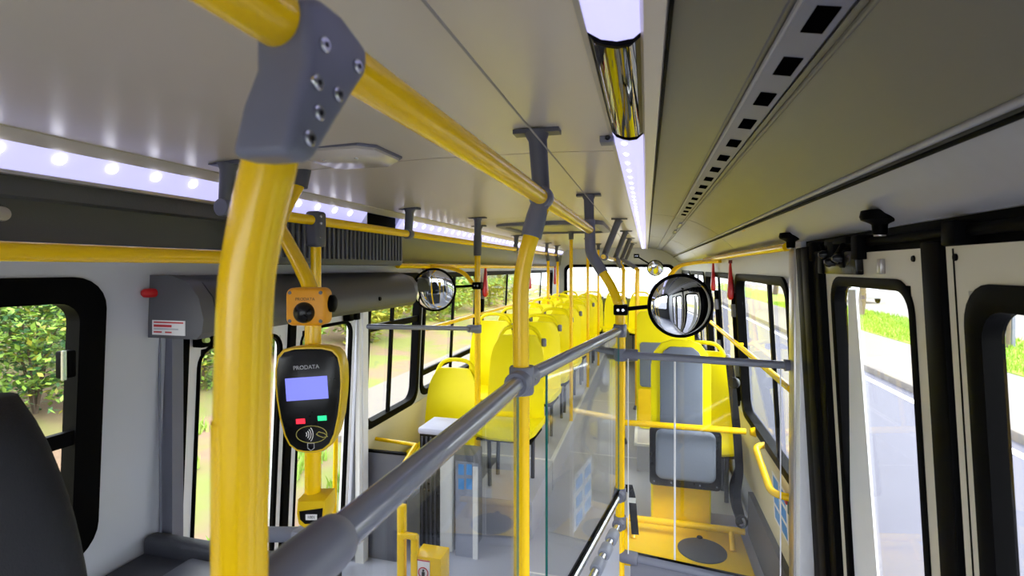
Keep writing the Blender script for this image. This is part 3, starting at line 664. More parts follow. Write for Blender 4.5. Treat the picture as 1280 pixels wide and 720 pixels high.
# second pole
def at2(u, v, D): return at(u, v, D=D)
D2 = 1.40
q0 = Vector((RX, 1.385, RZ))
pts = [q0 - Vector((0, 0, .03)), at(664, 296, D=D2), at(655, 330, D=D2), at(651, 365, D=D2), at(651, 420, D=D2), at(652, 600, D=D2)]
foot2 = Vector((pts[-1].x, pts[-1].y, 0)); pts.append(foot2)
pole2 = thing('middle_partition_pole', foot2, 'yellow pole at the joint between the two glass partition panels', 'pole')
MB().tube(smoothpath(pts, 6), RP, 28).build('tube', YEL, pole2)
MB().tube([q0 - Vector((0, 0, .005)), q0.lerp(pts[1], .5), pts[1]], [.024, .028, .0285], 24).build('sleeve', GREY, pole2)
MB().lathe([(.045, 0), (.045, .012), (.03, .03), (.026, .05)], foot2, (0, 0, 1), 24).build('foot', GREY, pole2)
# third pole
D3 = 2.5
top3 = Vector((-.288, 2.655, H(.381))); e0 = at(737, 290, D=2.62); e1 = at(738, 316, D=2.6); e2 = at(751, 337, D=2.56)
pts = [e1, e2, at(764, 358, D=2.53), at(772, 378, D=D3), at(775, 400, D=D3), at(775, 600, D=D3)]
foot3 = Vector((pts[-1].x, pts[-1].y, 0)); pts.append(foot3)
pole3 = thing('corner_partition_pole', foot3, 'yellow pole at the corner where the partition meets the cross bar', 'pole')
MB().tube(smoothpath(pts, 6), RP, 28).build('tube', YEL, pole3)
MB().tube(bend([e0 + Vector((0, 0, .06)), e1, e2 + (e2 - e1) * .2], .02), .0275, 20).build('elbow_sleeve', GREY, pole3)
plate_bracket(pole3, top3, e0, plate=.125)
MB().lathe([(.045, 0), (.045, .012), (.03, .03), (.026, .05)], foot3, (0, 0, 1), 24).build('foot', GREY, pole3)
A1 = at(302, 774, D=D1); A2 = at(652, 475, D=D2); A3 = at(775, 413, D=D3)
zb = (A1.z + A2.z + A3.z) / 3
# partition hand bars
pb = thing('partition_hand_bar', A2, 'thick grey hand bar along the top of the glass partition', 'handrail')
MB().tube([A1, A2], .0213, 28).build('front_bar', BAR, pb); MB().tube([A2, A3], .021, 24).build('rear_bar', BAR, pb)
def tee(parent, c, d, rp=.030, l=.055, la=.075, axis=(0, 0, 1), m=GREY):
    b = MB(); c = Vector(c); d = Vector(d).normalized(); ax = Vector(axis)
    b.lathe([(rp * .92, -l / 2), (rp, -l / 2 + .005), (rp, l / 2 - .005), (rp * .92, l / 2)], c, ax, 24); tb = b.build('tee_joint', m, parent)
    MB().lathe([(rp * .96, 0), (rp * .96, la - .004), (rp * .88, la)], c, d, 24).build('joint_sleeve', m, parent)
    return tb
d12 = (A2 - A1).normalized(); d23 = (A3 - A2).normalized()
MB().lathe([(.029, 0), (.029, .10), (.027, .118), (.024, .122)], A1 + d12 * .015, d12, 28).build('end_sleeve', GREY, pb); tee(pb, A2, -d12, .034, .075, .07); tee(pb, A2, d23, .032, .07, .07); tee(pb, A3, -d23, .032, .06, .045)
for p, d in ((A2, -d12), (A2, d23)):
    q = p + d * .03 + Vector((.028, -.008, 0)); MB().lathe([(.004, 0), (.003, .004)], q, (.9, -.4, 0), 8).build('screw', STEEL, pb)
# glass panels of the partition
def pane(name, a, b_, z0, z1, label, t=.006, em=None):
    a = Vector(a); b_ = Vector(b_); d = (b_ - a); d.z = 0; n = Vector((d.y, -d.x, 0)).normalized() * t / 2
    o = thing(name, ((a.x + b_.x) / 2, (a.y + b_.y) / 2, z0), label, 'glass panel')
    P = [Vector((a.x, a.y, z0)), Vector((b_.x, b_.y, z0)), Vector((b_.x, b_.y, z1)), Vector((a.x, a.y, z1))]
    MB().prism(P, -n, n).build('glass', SHIELD, o, smooth=0)
    e = d.normalized() * .0025
    for q in (P[0], P[1]): MB().prism([q - e, q + e, q + e + Vector((0, 0, z1 - z0)), q - e + Vector((0, 0, z1 - z0))], -n * 1.05, n * 1.05).build('glass_edge', em or GEDGE, o, smooth=0)
    return o
zr1 = at(775, 617, D=D3).z; zr2 = at(775, 652, D=D3).z
ga = A2.lerp(A3, .16); gb = A3 - d23 * .03
g1 = pane('glass_partition', ga, gb, zr1 + .02, A2.z - .012, 'clear glass panel with green edge between the middle and corner poles')
g0 = pane('glass_partition', A1 + d12 * .06, A2 - d12 * .045, zr1 + .02, A2.z - .012, 'clear glass panel under the front part of the grey hand bar')
# poster sheet stuck on the glass
def sheet_on(parent, a, d, t0, t1, z0, z1, nrm, name='notice'):
    P = [a + d * t0, a + d * t1]; P = [Vector((P[0].x, P[0].y, z0)), Vector((P[1].x, P[1].y, z0)), Vector((P[1].x, P[1].y, z1)), Vector((P[0].x, P[0].y, z1))]
    s_ = MB().prism(P, nrm * .003, nrm * .0042).build(name, CLEARN, parent, smooth=0)
    for i in range(2):
        for j in range(3):
            a0 = .1 + .48 * i; b0 = .06 + .32 * j
            c = lambda s, t: P[0] + (P[1] - P[0]) * s + (P[3] - P[0]) * t
            MB().prism([c(a0, b0), c(a0 + .34, b0), c(a0 + .34, b0 + .2), c(a0, b0 + .2)], nrm * .0042, nrm * .005).build('pictogram', CLEARB, s_, smooth=0)
for nm_, c_, al in (('clear_notice', (210, 218, 230), .18), ('clear_print', (130, 170, 220), .3)):
    m_ = mat(nm_, c_, .4, var=.01); m_.node_tree.nodes['Principled BSDF'].inputs['Alpha'].default_value = al
CLEARN, CLEARB = MATS['clear_notice'], MATS['clear_print']
nr = Vector((d23.y, -d23.x, 0)).normalized()
LG = (gb - ga).length; dg = (gb - ga).normalized()
sheet_on(g1, ga, dg, LG * .27, LG * .50, zr1 + .16, zr1 + .36, nr)
# lower pipes of the partition
lp = thing('partition_lower_pipes', (A2.x, A2.y, zr2), 'pair of bright steel pipes with grey sleeves low on the glass partition', 'pipes')
def low(p, z): return Vector((p.x, p.y, z))
MB().tube([low(A1, zr1), low(A2, zr1), low(A3, zr1)], .016, 18).build('upper_pipe', STEEL, lp)
off = nr * .004
MB().prism([low(A2, zr1 + .012) - nr * .006, low(A3, zr1 + .012) - nr * .006, low(A3, zr1 + .03) - nr * .006, low(A2, zr1 + .03) - nr * .006], (0, 0, 0), nr * .012).build('rubber_channel', BLACK, lp)
MB().tube([low(A1, zr2), low(A2, zr2), low(A3, zr2)], .017, 18).build('lower_pipe', STEEL, lp)
tee(lp, low(A3, zr1), -d23, .030, .06, .05, m=GREY); tee(lp, low(A3, zr2), -d23, .030, .06, .05, m=GREY)
for k in (.13, .235, .34): c = low(A3.lerp(A2, k), zr2); ringclamp(lp, c, d23, .027, .07, 'pipe_sleeve', mat('mid_grey_plastic', (136, 140, 154), .4))
# solid lower panel of the partition
pn = thing('partition_lower_panel', low(A2, .05), 'grey laminate lower panel of the aisle partition below the pipes', 'panel')
for a, c in ((A1, A2), (A2, A3)):
    e = (c - a).normalized() * .04
    MB().prism([low(a + e, .06), low(c - e, .06), low(c - e, zr2 - .05), low(a + e, zr2 - .05)], nr * -.006, nr * .006).build('board', mat('pale_panel', (176, 180, 194), .35), pn, smooth=0)
# cross bar with glass and lower panel at the wheelchair bay
YB = A3.y; XB1 = .600
cbz = at(790, 443, D=D3).z
cb = thing('cross_bar', (foot3.x, YB, cbz), 'dark grey horizontal cross bar from the corner pole to the aluminium column', 'handrail')
MB().tube([(foot3.x, YB, cbz), (XB1, YB - .10, cbz)], .0175, 20).build('tube', BAR, cb)
tee(cb, (foot3.x, YB, cbz), (1, 0, 0), .029, .06, .085)
MB().lathe([(.024, 0), (.026, .02)], (XB1, YB - .1, cbz), (-1, 0, 0), 16).build('end_flange', GREY, cb)
MB().tube([(foot3.x - .02, YB, cbz + .01), (foot3.x - .13, YB + .1, cbz + .012)], .017, 16).build('stub', BAR, cb)
zp = at(790, 694, D=D3).z
for x0, x1, lb in ((foot3.x + .04, .128, 'clear glass pane under the cross bar beside the corner pole'), (.131, .56, 'clear glass pane under the cross bar beside the aluminium column')):
    pane('bay_glass', (x0, YB - .02, 0), (x1, YB - .02 - .1 * (x1 > .3), 0), zp + .02, cbz - .012, lb, .006, WHITE)
bp = thing('bay_lower_panel', (.2, YB, .02), 'grey lower panel with rounded top rail in front of the wheelchair bay', 'panel')
MB().tube([(foot3.x + .04, YB, zp), (.60, YB - .10, zp)], .020, 20).build('top_rail', BAR, bp)
MB().prism([(foot3.x + .05, YB, .02), (.60, YB - .1, .02), (.60, YB - .1, zp), (foot3.x + .05, YB, zp)], (0, -.006, 0), (0, .006, 0)).build('board', PANEL, bp)
MB().lathe([(.026, 0), (.03, .006), (.03, .08), (.026, .085)], (foot3.x + .0, YB, zp), (1, -.13, 0), 20).build('end_sleeve', GREY, bp)
MB().prism([(foot3.x + .04, YB + .002, zp + .016), (.60, YB - .098, zp + .016), (.60, YB - .098, zp + .026), (foot3.x + .04, YB + .002, zp + .026)], (0, -.005, 0), (0, .005, 0)).build('rubber_channel', BLACK, bp)

# further ceiling brackets, rails and poles over the aisle
ar = thing('aisle_rail', (-.30, 6.5, H(.09)), 'thin yellow rail over the aisle on slanting grey brackets', 'handrail')
MB().tube([(-.315, 3.92, H(.085)), (-.31, 9.2, H(.085))], .018, 14).build('tube', YEL, ar)
for k, y in enumerate((4.0, 5.35, 6.65, 7.95)):
    plate_bracket(ar, (-.20, y, H(.382)), (-.312, y, H(.10)), plate=.12); ringclamp(ar, (-.313, y, H(.085)), (0, 1, 0), .03, .05)
for k, (y, lb) in enumerate(((5.3, 'yellow aisle pole rising to the slanting bracket behind the corner pole'), (6.6, 'slim yellow aisle pole halfway down the aisle'), (7.9, 'slim yellow aisle pole close to the rear bench'))):
    x = (-.225, -.12, -.12)[k]
    t = thing('aisle_pole', (x, y, 0), lb, 'pole', 'yellow poles along the aisle')
    MB().tube(smoothpath([(-.30, y, H(.10)), (x, y, H(-.02)), (x, y, H(-.2)), (x, y, .0)], 5), .019, 14).build('tube', YEL, t)
    MB().tube([(-.303, y, H(.11)), (x - .02, y, H(.0))], .025, 14).build('sleeve', GREY, t)
    MB().lathe([(.04, 0), (.04, .012), (.026, .05)], (x, y, 0), (0, 0, 1), 16).build('foot', GREY, t)
# kerb side overhead rail
kr = thing('kerb_overhead_rail', (-1.385, 3.5, H(.205)), 'yellow overhead rail along the kerb side hung on grey ceiling brackets', 'handrail')
MB().tube([(-1.385, 1.45, H(.205)), (-1.385, 8.2, H(.205))], .0215, 18).build('tube', YEL, kr)
for y in (1.44, 2.82, 4.13, 5.43, 7.22, 8.03):
    plate_bracket(kr, (-1.375, y, H(.362)), (-1.385, y, H(.22)), plate=.125); ringclamp(kr, (-1.385, y, H(.205)), (0, 1, 0), .031, .05)
# pole under that rail behind the fare reader
t = thing('door_pole', (-1.385, 1.93, 0), 'yellow pole clamped to the kerb side overhead rail by the door', 'pole')
MB().tube([(-1.385, 1.93, H(.17)), (-1.385, 1.93, 0)], RP, 20).build('tube', YEL, t)
MB().box(-1.418, -1.352, 1.895, 1.965, H(.09), H(.245)).build('clamp', GREYD, t, bevel=.016, seg=3)
for z in (.22, .19, .13): MB().lathe([(.006, 0), (.005, .004)], (-1.351, 1.915, H(z)), (1, 0, 0), 10).build('bolt', STEEL, t)
MB().lathe([(.045, 0), (.045, .012), (.028, .05)], (-1.385, 1.93, 0), (0, 0, 1), 18).build('foot', GREY, t)
for y, x, lb in ((6.73, -1.385, 'yellow pole standing among the middle kerb side seats'), (8.03, -1.385, 'yellow pole standing among the rear kerb side seats')):
    pass
for y, lb in ((7.22, 'yellow seat pole on the kerb side platform under the fifth bracket'), (8.03, 'yellow seat pole on the kerb side platform under the last bracket')):
    t = thing('seat_pole', (-1.36, y, .24), lb, 'pole', 'yellow poles among the kerb side seats')
    MB().tube([(-1.372, y, H(.19)), (-1.36, y, H(.1)), (-1.36, y, .24)], .021, 16).build('tube', YEL, t)
    MB().tube([(-1.374, y, H(.2)), (-1.362, y, H(.10))], .027, 14).build('sleeve', GREYD, t)
for x, y, lb in ((-.728, 5.1, 'slim yellow pole rising from the aisle seat of the second row'), (-.728, 6.6, 'slim yellow pole rising from the aisle seat of the fourth row'), (-.728, 8.1, 'slim yellow pole rising from the rear aisle seat')):
    t = thing('seat_pole', (x, y, .24), lb, 'pole', 'yellow poles beside the aisle seats')
    MB().tube([(x, y, .24), (x, y, H(.36))], .018, 14).build('tube', YEL, t)
    MB().lathe([(.05, 0), (.05, -.012), (.026, -.03), (.024, -.1)], (x, y, H(.384)), (0, 0, 1), 16).build('ceiling_socket', GREYD, t)
# near rail along the front kerb side window
t = thing('window_head_rail', (-1.33, .6, H(.036)), 'yellow rail in front of the head of the front kerb side window', 'handrail')
MB().tube([(-1.33, -1.2, H(.036)), (-1.33, 1.42, H(.036))], RP, 24).build('tube', YEL, t)
for y in (-.9, 1.40): MB().tube([(-1.33, y, H(.036)), (-1.64, y, H(.036))], .014, 12).build('bracket', GREYD, t)
# wall rails
t = thing('wall_head_rail', (-1.6, 5, H(.02)), 'yellow rail under the duct along the kerb side windows', 'handrail')
MB().tube([(-1.60, 3.1, H(.015)), (-1.60, 9.0, H(.015))], .018, 14).build('tube', YEL, t)
for y in (3.3, 5.06, 7.15): MB().tube([(-1.60, y, H(.015)), (-1.66, y, H(.015))], .01, 8).build('bracket', YEL, t)
t = thing('curved_hand_rail', (-1.5, 4.0, H(-.1)), 'yellow curved rail bowing from the kerb side wall to the mirror pole', 'handrail')
MB().tube(smoothpath([(-1.62, 3.6, H(.01)), (-1.50, 3.62, H(.012)), (-1.34, 3.62, H(-.03)), (-1.24, 3.60, H(-.12))], 6), .016, 14).build('tube', YEL, t)
MB().lathe([(.03, 0), (.02, .02)], (-1.645, 3.6, H(.01)), (1, 0, 0), 12).build('flange', GREY, t)
t = thing('road_head_rail', (.56, 3.4, H(.09)), 'yellow rail under the duct along the road side windows', 'handrail')
MB().tube([(.565, 2.35, H(.088)), (.565, 4.6, H(.085)), (.555, 5.4, H(.082))], .018, 14).build('tube', YEL, t)
for y in (2.9, 4.3): MB().tube([(.565, y, H(.088)), (.62, y, H(.088))], .01, 8).build('bracket', BLACK, t)
for dy, lb in ((-.1, 'yellow rail bowing inward from the road side wall at the second window'), (.22, 'yellow rail bowing inward from the road side wall behind the second window')):
    t = thing('bowed_hand_rail', (.4, 5.2 + dy, H(.0)), lb, 'handrail')
    MB().tube(smoothpath([(.60, 4.7 + dy, H(.06)), (.48, 5.2 + dy, H(.055)), (.33, 5.5 + dy, H(.02)), (.24, 5.6 + dy, H(-.08))], 6), .018, 14).build('tube', YEL, t)
    MB().tube([(.24, 5.6 + dy, H(-.08)), (.24, 5.6 + dy, .24)], .018, 14).build('post', YEL, t)
for side, z, y0, y1, lb in ((1, H(-.525), 2.45, 6.5, 'yellow rail across the road side windows'), (-1, H(-.47), 3.66, 8.9, 'yellow rail across the kerb side windows')):
    x = xr(z) - .035 if side > 0 else xl(z) + .03
    t = thing('window_guard_rail', (x, y0, z), lb, 'handrail'); MB().tube([(x, y0, z), (x, y1, z)], .016, 14).build('tube', YEL, t)
    for k in range(4):
        y = y0 + .03 + (y1 - y0 - .06) * k / 3; MB().tube([(x, y, z), (x + side * .04, y, z)], .01, 8).build('bracket', YEL, t)
# bell cord
tag(MB().tube([(-.262, -1.2, H(.325)), (-.262, 4.0, H(.325)), (-.262, 9.0, H(.325))], .0022, 6).build('bell_cord', mat('cord', (150, 146, 138), .6)), 'thin bell cord stretched under the ceiling beside the light strip', 'cord')

# ------------------------------------------------------------------ fare reader on its pole
vp = thing('fare_reader_pole', (0, 0, 0), 'yellow bowed pole carrying the fare reader and orange camera unit', 'pole')
vpts = [at(379, 210, D=1.93), at(374, 230, D=1.92), at(362, 252, D=1.86), at(350, 280, D=1.75), at(358, 300, D=1.66), at(374, 330, D=1.55), at(388, 362, D=1.46), at(391, 400, D=1.42), at(391, 500, D=1.42), at(391, 650, D=1.42)]
vf = Vector((vpts[-1].x, vpts[-1].y, 0)); vp.location = vf
MB().tube(smoothpath(vpts + [vf], 5), .0215, 20).build('tube', YEL, vp)
MB().tube([vpts[0] + Vector((0, 0, .0)), vpts[1] - Vector((0, 0, .01))], [.03, .03], 16).build('collar', GREYD, vp)
MB().lathe([(.045, 0), (.045, .012), (.028, .05)], vf, (0, 0, 1), 18).build('foot', GREY, vp)
def frame_at(u, v, D, tilt=0.):                   # frame lying across the viewing direction of the saloon: x right, y up, z out to the front
    c = at(u, v, D=D); R = Matrix(((CT, 0, ST), (ST, 0, -CT), (0, 1, 0))).to_4x4()
    return Matrix.Translation(c) @ R @ Matrix.Rotation(tilt, 4, 'Z')
px = 1.36 / F
val = thing('fare_reader', at(388, 498, D=1.36), 'black and yellow contactless fare reader with lit blue screen on the bowed pole', 'fare reader')
M0 = frame_at(388, 498, 1.36, .02)
half = [(0, 66), (18, 65.5), (32, 62), (39, 54), (42, 40), (42.5, 20), (41, 0), (37.5, -24), (32, -46), (26, -58), (17, -65), (8, -67), (0, -67.5)]
outl = half + [(-x, y) for x, y in reversed(half[1:-1])]
def vloft(levels):                                # (scale px inset, depth)
    b = MB(); b.X = M0
    b.loft([[(x * px * k, y * px * (k if abs(k - 1) < .06 else k), d) for x, y in outl] for k, d in levels]); return b
body = vloft([(.86, -.065), (.97, -.05), (1.0, -.01), (1.0, .004), (.975, .010)]).build('body', mat('reader_yellow', (232, 190, 12), .35), val)
face = vloft([(.95, .004), (.925, .0108), (.885, .0135)]); 
face = MB(); face.X = M0
face.loft([[(x * px * kx, y * px * ky, d) for x, y in outl] for kx, ky, d in ((.95, .965, .006), (.92, .945, .0115), (.90, .93, .013))])
face = face.build('face', BLKP, val)
def vrect(x0, x1, y0, y1, d, name, m, parent, bev=0., skew=0.):
    b = MB(); b.X = M0 @ Matrix.Rotation(.05, 4, 'Z'); b.box(x0 * px, x1 * px, y0 * px, y1 * px, .0125, d); return b.build(name, m, parent, bevel=bev)
vrect(-27, 25, 0, 28, .0142, 'screen', SCREEN, face)
vrect(-17, -6, -29, -23, .0142, 'red_light', REDL, face); vrect(10, 21, -27, -21, .0142, 'green_light', GRNL, face)
text('lettering', 'PRODATA', M0 @ Matrix.Rotation(.05, 4, 'Z') @ Matrix.Translation((0, 40 * px, .0134)), 7.0 * px, GREYINK, face)
for j, w in ((-1, 19), (0, 21), (1, 17)):
    pass
b = MB(); b.X = M0
cx, cy = 3 * px, -43 * px; ell = [(cx + 19 * px * math.cos(a), cy + 10.5 * px * math.sin(a), .0136) for a in [2 * PI * k / 28 for k in range(29)]]
b.tube(ell, .0009, 6).build('contactless_ring', mat('pale_yellow_print', (190, 180, 90), .5), face)
for k in range(4):
    b = MB(); b.X = M0; r = (3.2 + 2.6 * k) * px; b.tube([(cx - 9 * px + r * math.cos(a), cy + r * 1.1 * math.sin(a), .0137) for a in [-.75 + 1.5 * i / 8 for i in range(9)]], .0010, 6).build('contactless_wave', PAPER, face)
b = MB(); b.X = M0; b.tube([(cx + x * px, cy + y * px, .0137) for x, y in ((6, 0), (9, 3), (16, 1), (20, -3), (14, -4), (9, -2), (6, 0))], .0010, 6).build('hand_symbol', mat('pale_yellow_print', (190, 180, 90), .5), face)
b = MB(); b.X = M0; b.tube([(x * px, y * px, .0136) for x, y in ((-2, -54), (6, -54), (6, -60), (2, -63), (-2, -60), (-2, -54))], .0009, 6).build('small_emblem', GREYINK, face)
b = MB(); b.X = M0; b.box(-.03, .03, -.05, .05, -.085, -.055); b.build('mount', YEL, val, bevel=.006)
# orange camera unit
M1 = frame_at(385, 383, 1.40); px1 = 1.40 / F
cu = thing('orange_camera_unit', at(385, 383, D=1.40), 'rounded orange unit with black glass dome above the fare reader', 'camera')
R = rrect(-25, 25, -23.5, 23.5, 9)
b = MB(); b.X = M1; b.loft([[(x * px1 * k, y * px1 * k, d) for x, y in R] for k, d in ((.9, -.035), (1, -.03), (1, .010), (.93, .018), (.86, .020))]).build('body', ORG, cu)
dm = MB(); dm.X = M1; dm.lathe([(13 * px1, .018), (13 * px1, .024), (11.5 * px1, .032), (8 * px1, .039), (3 * px1, .042)], (-1 * px1, -7 * px1, 0), (0, 0, 1), 24); dm = dm.build('dome', BLKP, cu)
for x, y in ((-19, 17.5), (19, 17.5), (-19, -17.5), (19, -17.5)):
    b = MB(); b.X = M1; b.lathe([(2.6 * px1, .0175), (2.3 * px1, .0205)], (x * px1, y * px1, 0), (0, 0, 1), 10).build('screw', GREYD, cu)
text('lettering', 'PRODATA', M1 @ Matrix.Translation((0, 9.5 * px1, .0203)), 5.2 * px1, mat('brown_print', (120, 76, 12), .5), cu)
b = MB(); b.X = M1; b.lathe([(11 * px1, 0), (11 * px1, .012), (8 * px1, .016)], (24 * px1, 3 * px1, -.02), (1, 0, 0), 16).build('side_knob', BLACK, cu)
# lower yellow unit
M2 = frame_at(391, 640, 1.38); px2 = 1.38 / F
lu = thing('lower_yellow_unit', at(391, 640, D=1.38), 'small yellow unit with black recess below the fare reader', 'device')
sh = [(-17, 17), (18, 18), (19, 0), (16, -12), (8, -17.5), (-8, -18), (-16, -13), (-18.5, 0)]
b = MB(); b.X = M2; b.loft([[(x * px2 * k, y * px2 * k, d) for x, y in sh] for k, d in ((1, -.06), (1, .008), (.92, .014))]).build('body', mat('reader_yellow', (232, 190, 12), .35), lu)
b = MB(); b.X = M2; b.prism([(x * px2, y * px2, 0) for x, y in ((-14, 4), (15, 8), (14, -5), (7, -11), (-7, -11.5), (-13, -6))], (0, 0, .0135), (0, 0, .0155)).build('recess', BLKP, lu)
lbp = MB(); lbp.X = M2; lbp.box(-6 * px2, 8 * px2, -6.5 * px2, .5 * px2, .0155, .0162); lbp = lbp.build('label_plate', PAPER, lu)
text('lettering', '1001', M2 @ Matrix.Translation((1 * px2, -3 * px2, .0165)), 5 * px2, BLKINK, lbp)
# grey fitting and cross tube at the foot of the reader
t = thing('reader_cross_tube', at(385, 668, D=1.42), 'grey fitting and short cross tube at the base of the fare reader pole', 'tube')
p = at(391, 668, D=1.42); q = at(285, 668, D=1.42)
MB().box(p.x - .05, p.x + .035, p.y - .035, p.y + .03, p.z - .035, p.z + .02).build('fitting', GREY, t, bevel=.012)
MB().tube([p, q], .02, 18).build('tube', BAR, t)

# ------------------------------------------------------------------ mirrors
def mirror(c, r, n, clampp, label, pole_r=.022):
    c = Vector(c); n = Vector(n).normalized(); t = thing('convex_mirror', c, label, 'mirror')
    MB().lathe([(r * .3, -.045), (r * .75, -.04), (r * .97, -.02), (r, .0), (r, .012), (r * .955, .018), (r * .93, .012)], c, n, 48).build('housing', BLACK, t)
    k = 10; R_ = r * .94; h = .20 * r
    MB().lathe([(R_ * math.cos(PI / 2 * i / k), .008 + h * math.sin(PI / 2 * i / k)) for i in range(k + 1)], c, n, 48).build('mirror_glass', MIRROR, t, smooth=180)
    cp = Vector(clampp)
    MB().tube(bend([c - n * .04, c - n * .07 + (cp - c) * .2, cp], .03), .010, 12).build('arm', BLACK, t)
    MB().box(cp.x - .034, cp.x + .034, cp.y - .032, cp.y + .032, cp.z - .026, cp.z + .026).build('clamp', BLACK, t, bevel=.008)
    for s_ in (-1, 1): MB().lathe([(.008, 0), (.007, .005)], (cp.x + .012 * s_, cp.y - .032, cp.z), (0, -1, 0), 10).build('bolt', STEEL, t)
mirror(at(850, 382, D=2.36), .148, (.15, -1, -.03), at(776, 387, D=D3), 'large round convex mirror in black rim beside the corner pole')
ap = Vector((-.12, 6.6, at(796, 320, D=6.4).z)); mirror(at(819, 335, D=6.3), .10, (.0, -1, -.1), ap, 'small round mirror on the slim pole halfway down the aisle')
# mirror pole with bar to the kerb side wall
DP = 3.75
mp0 = at(597, 412, D=DP)
mpf = Vector((mp0.x, mp0.y, 0))
t = thing('mirror_pole', mpf, 'yellow pole carrying the small round mirror by the kerb side door', 'pole')
MB().tube([mpf, Vector((mpf.x, mpf.y, H(.2)))], .0215, 18).build('tube', YEL, t)
MB().tube([Vector((mpf.x, mpf.y, H(.09))), Vector((mpf.x, mpf.y, H(.24)))], .029, 16).build('sleeve', GREYD, t)
plate_bracket(t, (mpf.x, mpf.y, H(.374)), (mpf.x, mpf.y, H(.22)), plate=.13)
MB().lathe([(.028, -.03), (.03, -.025), (.03, .025), (.028, .03)], (mpf.x, mpf.y, at(598, 582, D=DP).z), (0, 0, 1), 16).build('ring', mat('light_grey_plastic', (168, 172, 184), .4), t)
MB().lathe([(.045, 0), (.045, .012), (.028, .05)], mpf, (0, 0, 1), 18).build('foot', GREY, t)
mirror(at(543, 362, D=3.55), .152, (.25, -1, -.12), Vector((mpf.x, mpf.y, at(597, 357, D=DP).z)), 'smaller round convex mirror in black rim beside the kerb side door casing')
t = thing('door_bar', (-1.4, 3.1, H(-.4)), 'dark grey bar from the mirror pole to the kerb side wall', 'handrail')
wpt = at(456, 408, X=-1.65); MB().tube([wpt, Vector((mpf.x, mpf.y, at(597, 411, D=DP).z))], .016, 16).build('tube', BAR, t)
tee(t, Vector((mpf.x, mpf.y, at(597, 411, D=DP).z)), (wpt - mp0), .029, .06, .09)
MB().lathe([(.03, 0), (.026, .012)], (wpt.x - .005, wpt.y, wpt.z), (1, 0, 0), 14).build('flange', BLACK, t)

# ------------------------------------------------------------------ seats
def seat_proto(x, y, z, label, group, hb=.62, w=.42):
    t = thing('bus_seat', (x, y, z), label, 'seat', group)
    rings = []
    n = 18
    for k in range(n + 1):                          # moulded back: loft upward, rounded top
        s_ = k / n; hh = .40 + hb * s_
        ww = w / 2 * (1 - .10 * s_) * (1 if s_ < .72 else math.sqrt(max(0.02, 1 - ((s_ - .72) / .30) ** 2 * .62)))
        yy = y + .14 + .10 * s_ - .035 * math.sin(s_ * PI); th = .032
        ring_ = []
        for i in range(9): a = -1 + 2 * i / 8; ring_.append((x + ww * a, yy - .03 * abs(a) ** 2.5, z + hh))
        for i in range(9): a = 1 - 2 * i / 8; ring_.append((x + ww * .97 * a, yy + th - .03 * abs(a) ** 2.5, z + hh))
        rings.append(ring_)
    MB().loft(rings).build('backrest', SEATY, t, smooth=60)
    rings = []
    for k in range(13):                             # cushion: loft from front lip to the back
        s_ = k / 12; yy = y - .27 + .43 * s_
        drop = .045 * (1 - min(1, s_ * 5)) ** 2; ww = w / 2 * (1 - .12 * (1 - min(1, s_ * 4)) ** 2); rr = []
        for i in range(9): a = -1 + 2 * i / 8; rr.append((x + ww * a, yy, z + .435 - drop + .03 * abs(a) ** 3 - .02 * s_))
        for i in range(9): a = 1 - 2 * i / 8; rr.append((x + ww * .96 * a, yy + .005, z + .385 - drop * .2 + .02 * abs(a) ** 3 - .02 * s_))
        rings.append(rr)
    MB().loft(rings).build('cushion', SEATY, t, smooth=60)
    MB().prism([(x, y - .24, z + .368), (x, y + .16, z + .352), (x, y + .16, z + .335), (x, y - .22, z + .352)], (-w / 2 + .03, 0, 0), (w / 2 - .03, 0, 0)).build('seat_pan', BLACK, t)
    zt = z + .40 + hb
    MB().tube(smoothpath([(x - w * .40, y + .225, zt - .14), (x - w * .36, y + .25, zt - .02), (x - w * .20, y + .262, zt + .055), (x + w * .20, y + .262, zt + .055), (x + w * .36, y + .25, zt - .02), (x + w * .40, y + .225, zt - .14)], 5), .0155, 12).build('handle', SEATY, t)
    for s_ in (-1, 1):
        MB().tube(bend([(x + s_ * w * .3, y - .12, z + .345), (x + s_ * w * .3, y - .10, z + .0)], .02), .015, 10).build('leg', GREYD, t)
        MB().tube(bend([(x + s_ * w * .3, y + .12, z + .345), (x + s_ * w * .3, y + .10, z + .0)], .02), .015, 10).build('leg', GREYD, t)
    MB().lathe([(.016, -.03), (.02, -.02), (.02, .02), (.014, .03)], (x + w * .43, y + .235, zt - .05), (0, 0, 1), 12).build('grip_knob', GREY, t)
    return t
low_seat = seat_proto(-1.455, 3.55, 0, 'low single yellow seat behind the small desk by the kerb side window', None, .58, .42)
G1 = 'yellow seats on the kerb side platform'
ORD = ('first', 'second', 'third', 'fourth', 'fifth', 'sixth')
LB_W = 'yellow window seat on the kerb side platform, %s row behind the low single seat'; LB_A = 'yellow aisle seat on the kerb side platform, %s row behind the mirror pole'
proto = seat_proto(-1.42, 4.50, .24, LB_W % ORD[0], G1, .62, .44)
dup(proto, (-.97, 4.50, .24), None, LB_A % ORD[1], G1)
dup(proto, (-.935, 3.55, .24), None, LB_A % ORD[0], G1)
for k in range(1, 6):
    dup(proto, (-1.42, 4.50 + .78 * k, .24), None, LB_W % ORD[k], G1); dup(proto, (-.97, 4.50 + .78 * k, .24), None, LB_A % (ORD + ('seventh',))[k + 1], G1)
for k in range(4): dup(proto, (.34, 6.28 + .76 * k, .24), None, 'single yellow seat on the road side platform, %s behind the distant seat back' % ORD[k], 'yellow single seats on the road side')
for k in range(5): dup(proto, (-1.42 + .44 * k, 9.42, .24), None, 'yellow seat of the rear bench, %s from the kerb side wall' % ORD[k], 'yellow seats of the rear bench')
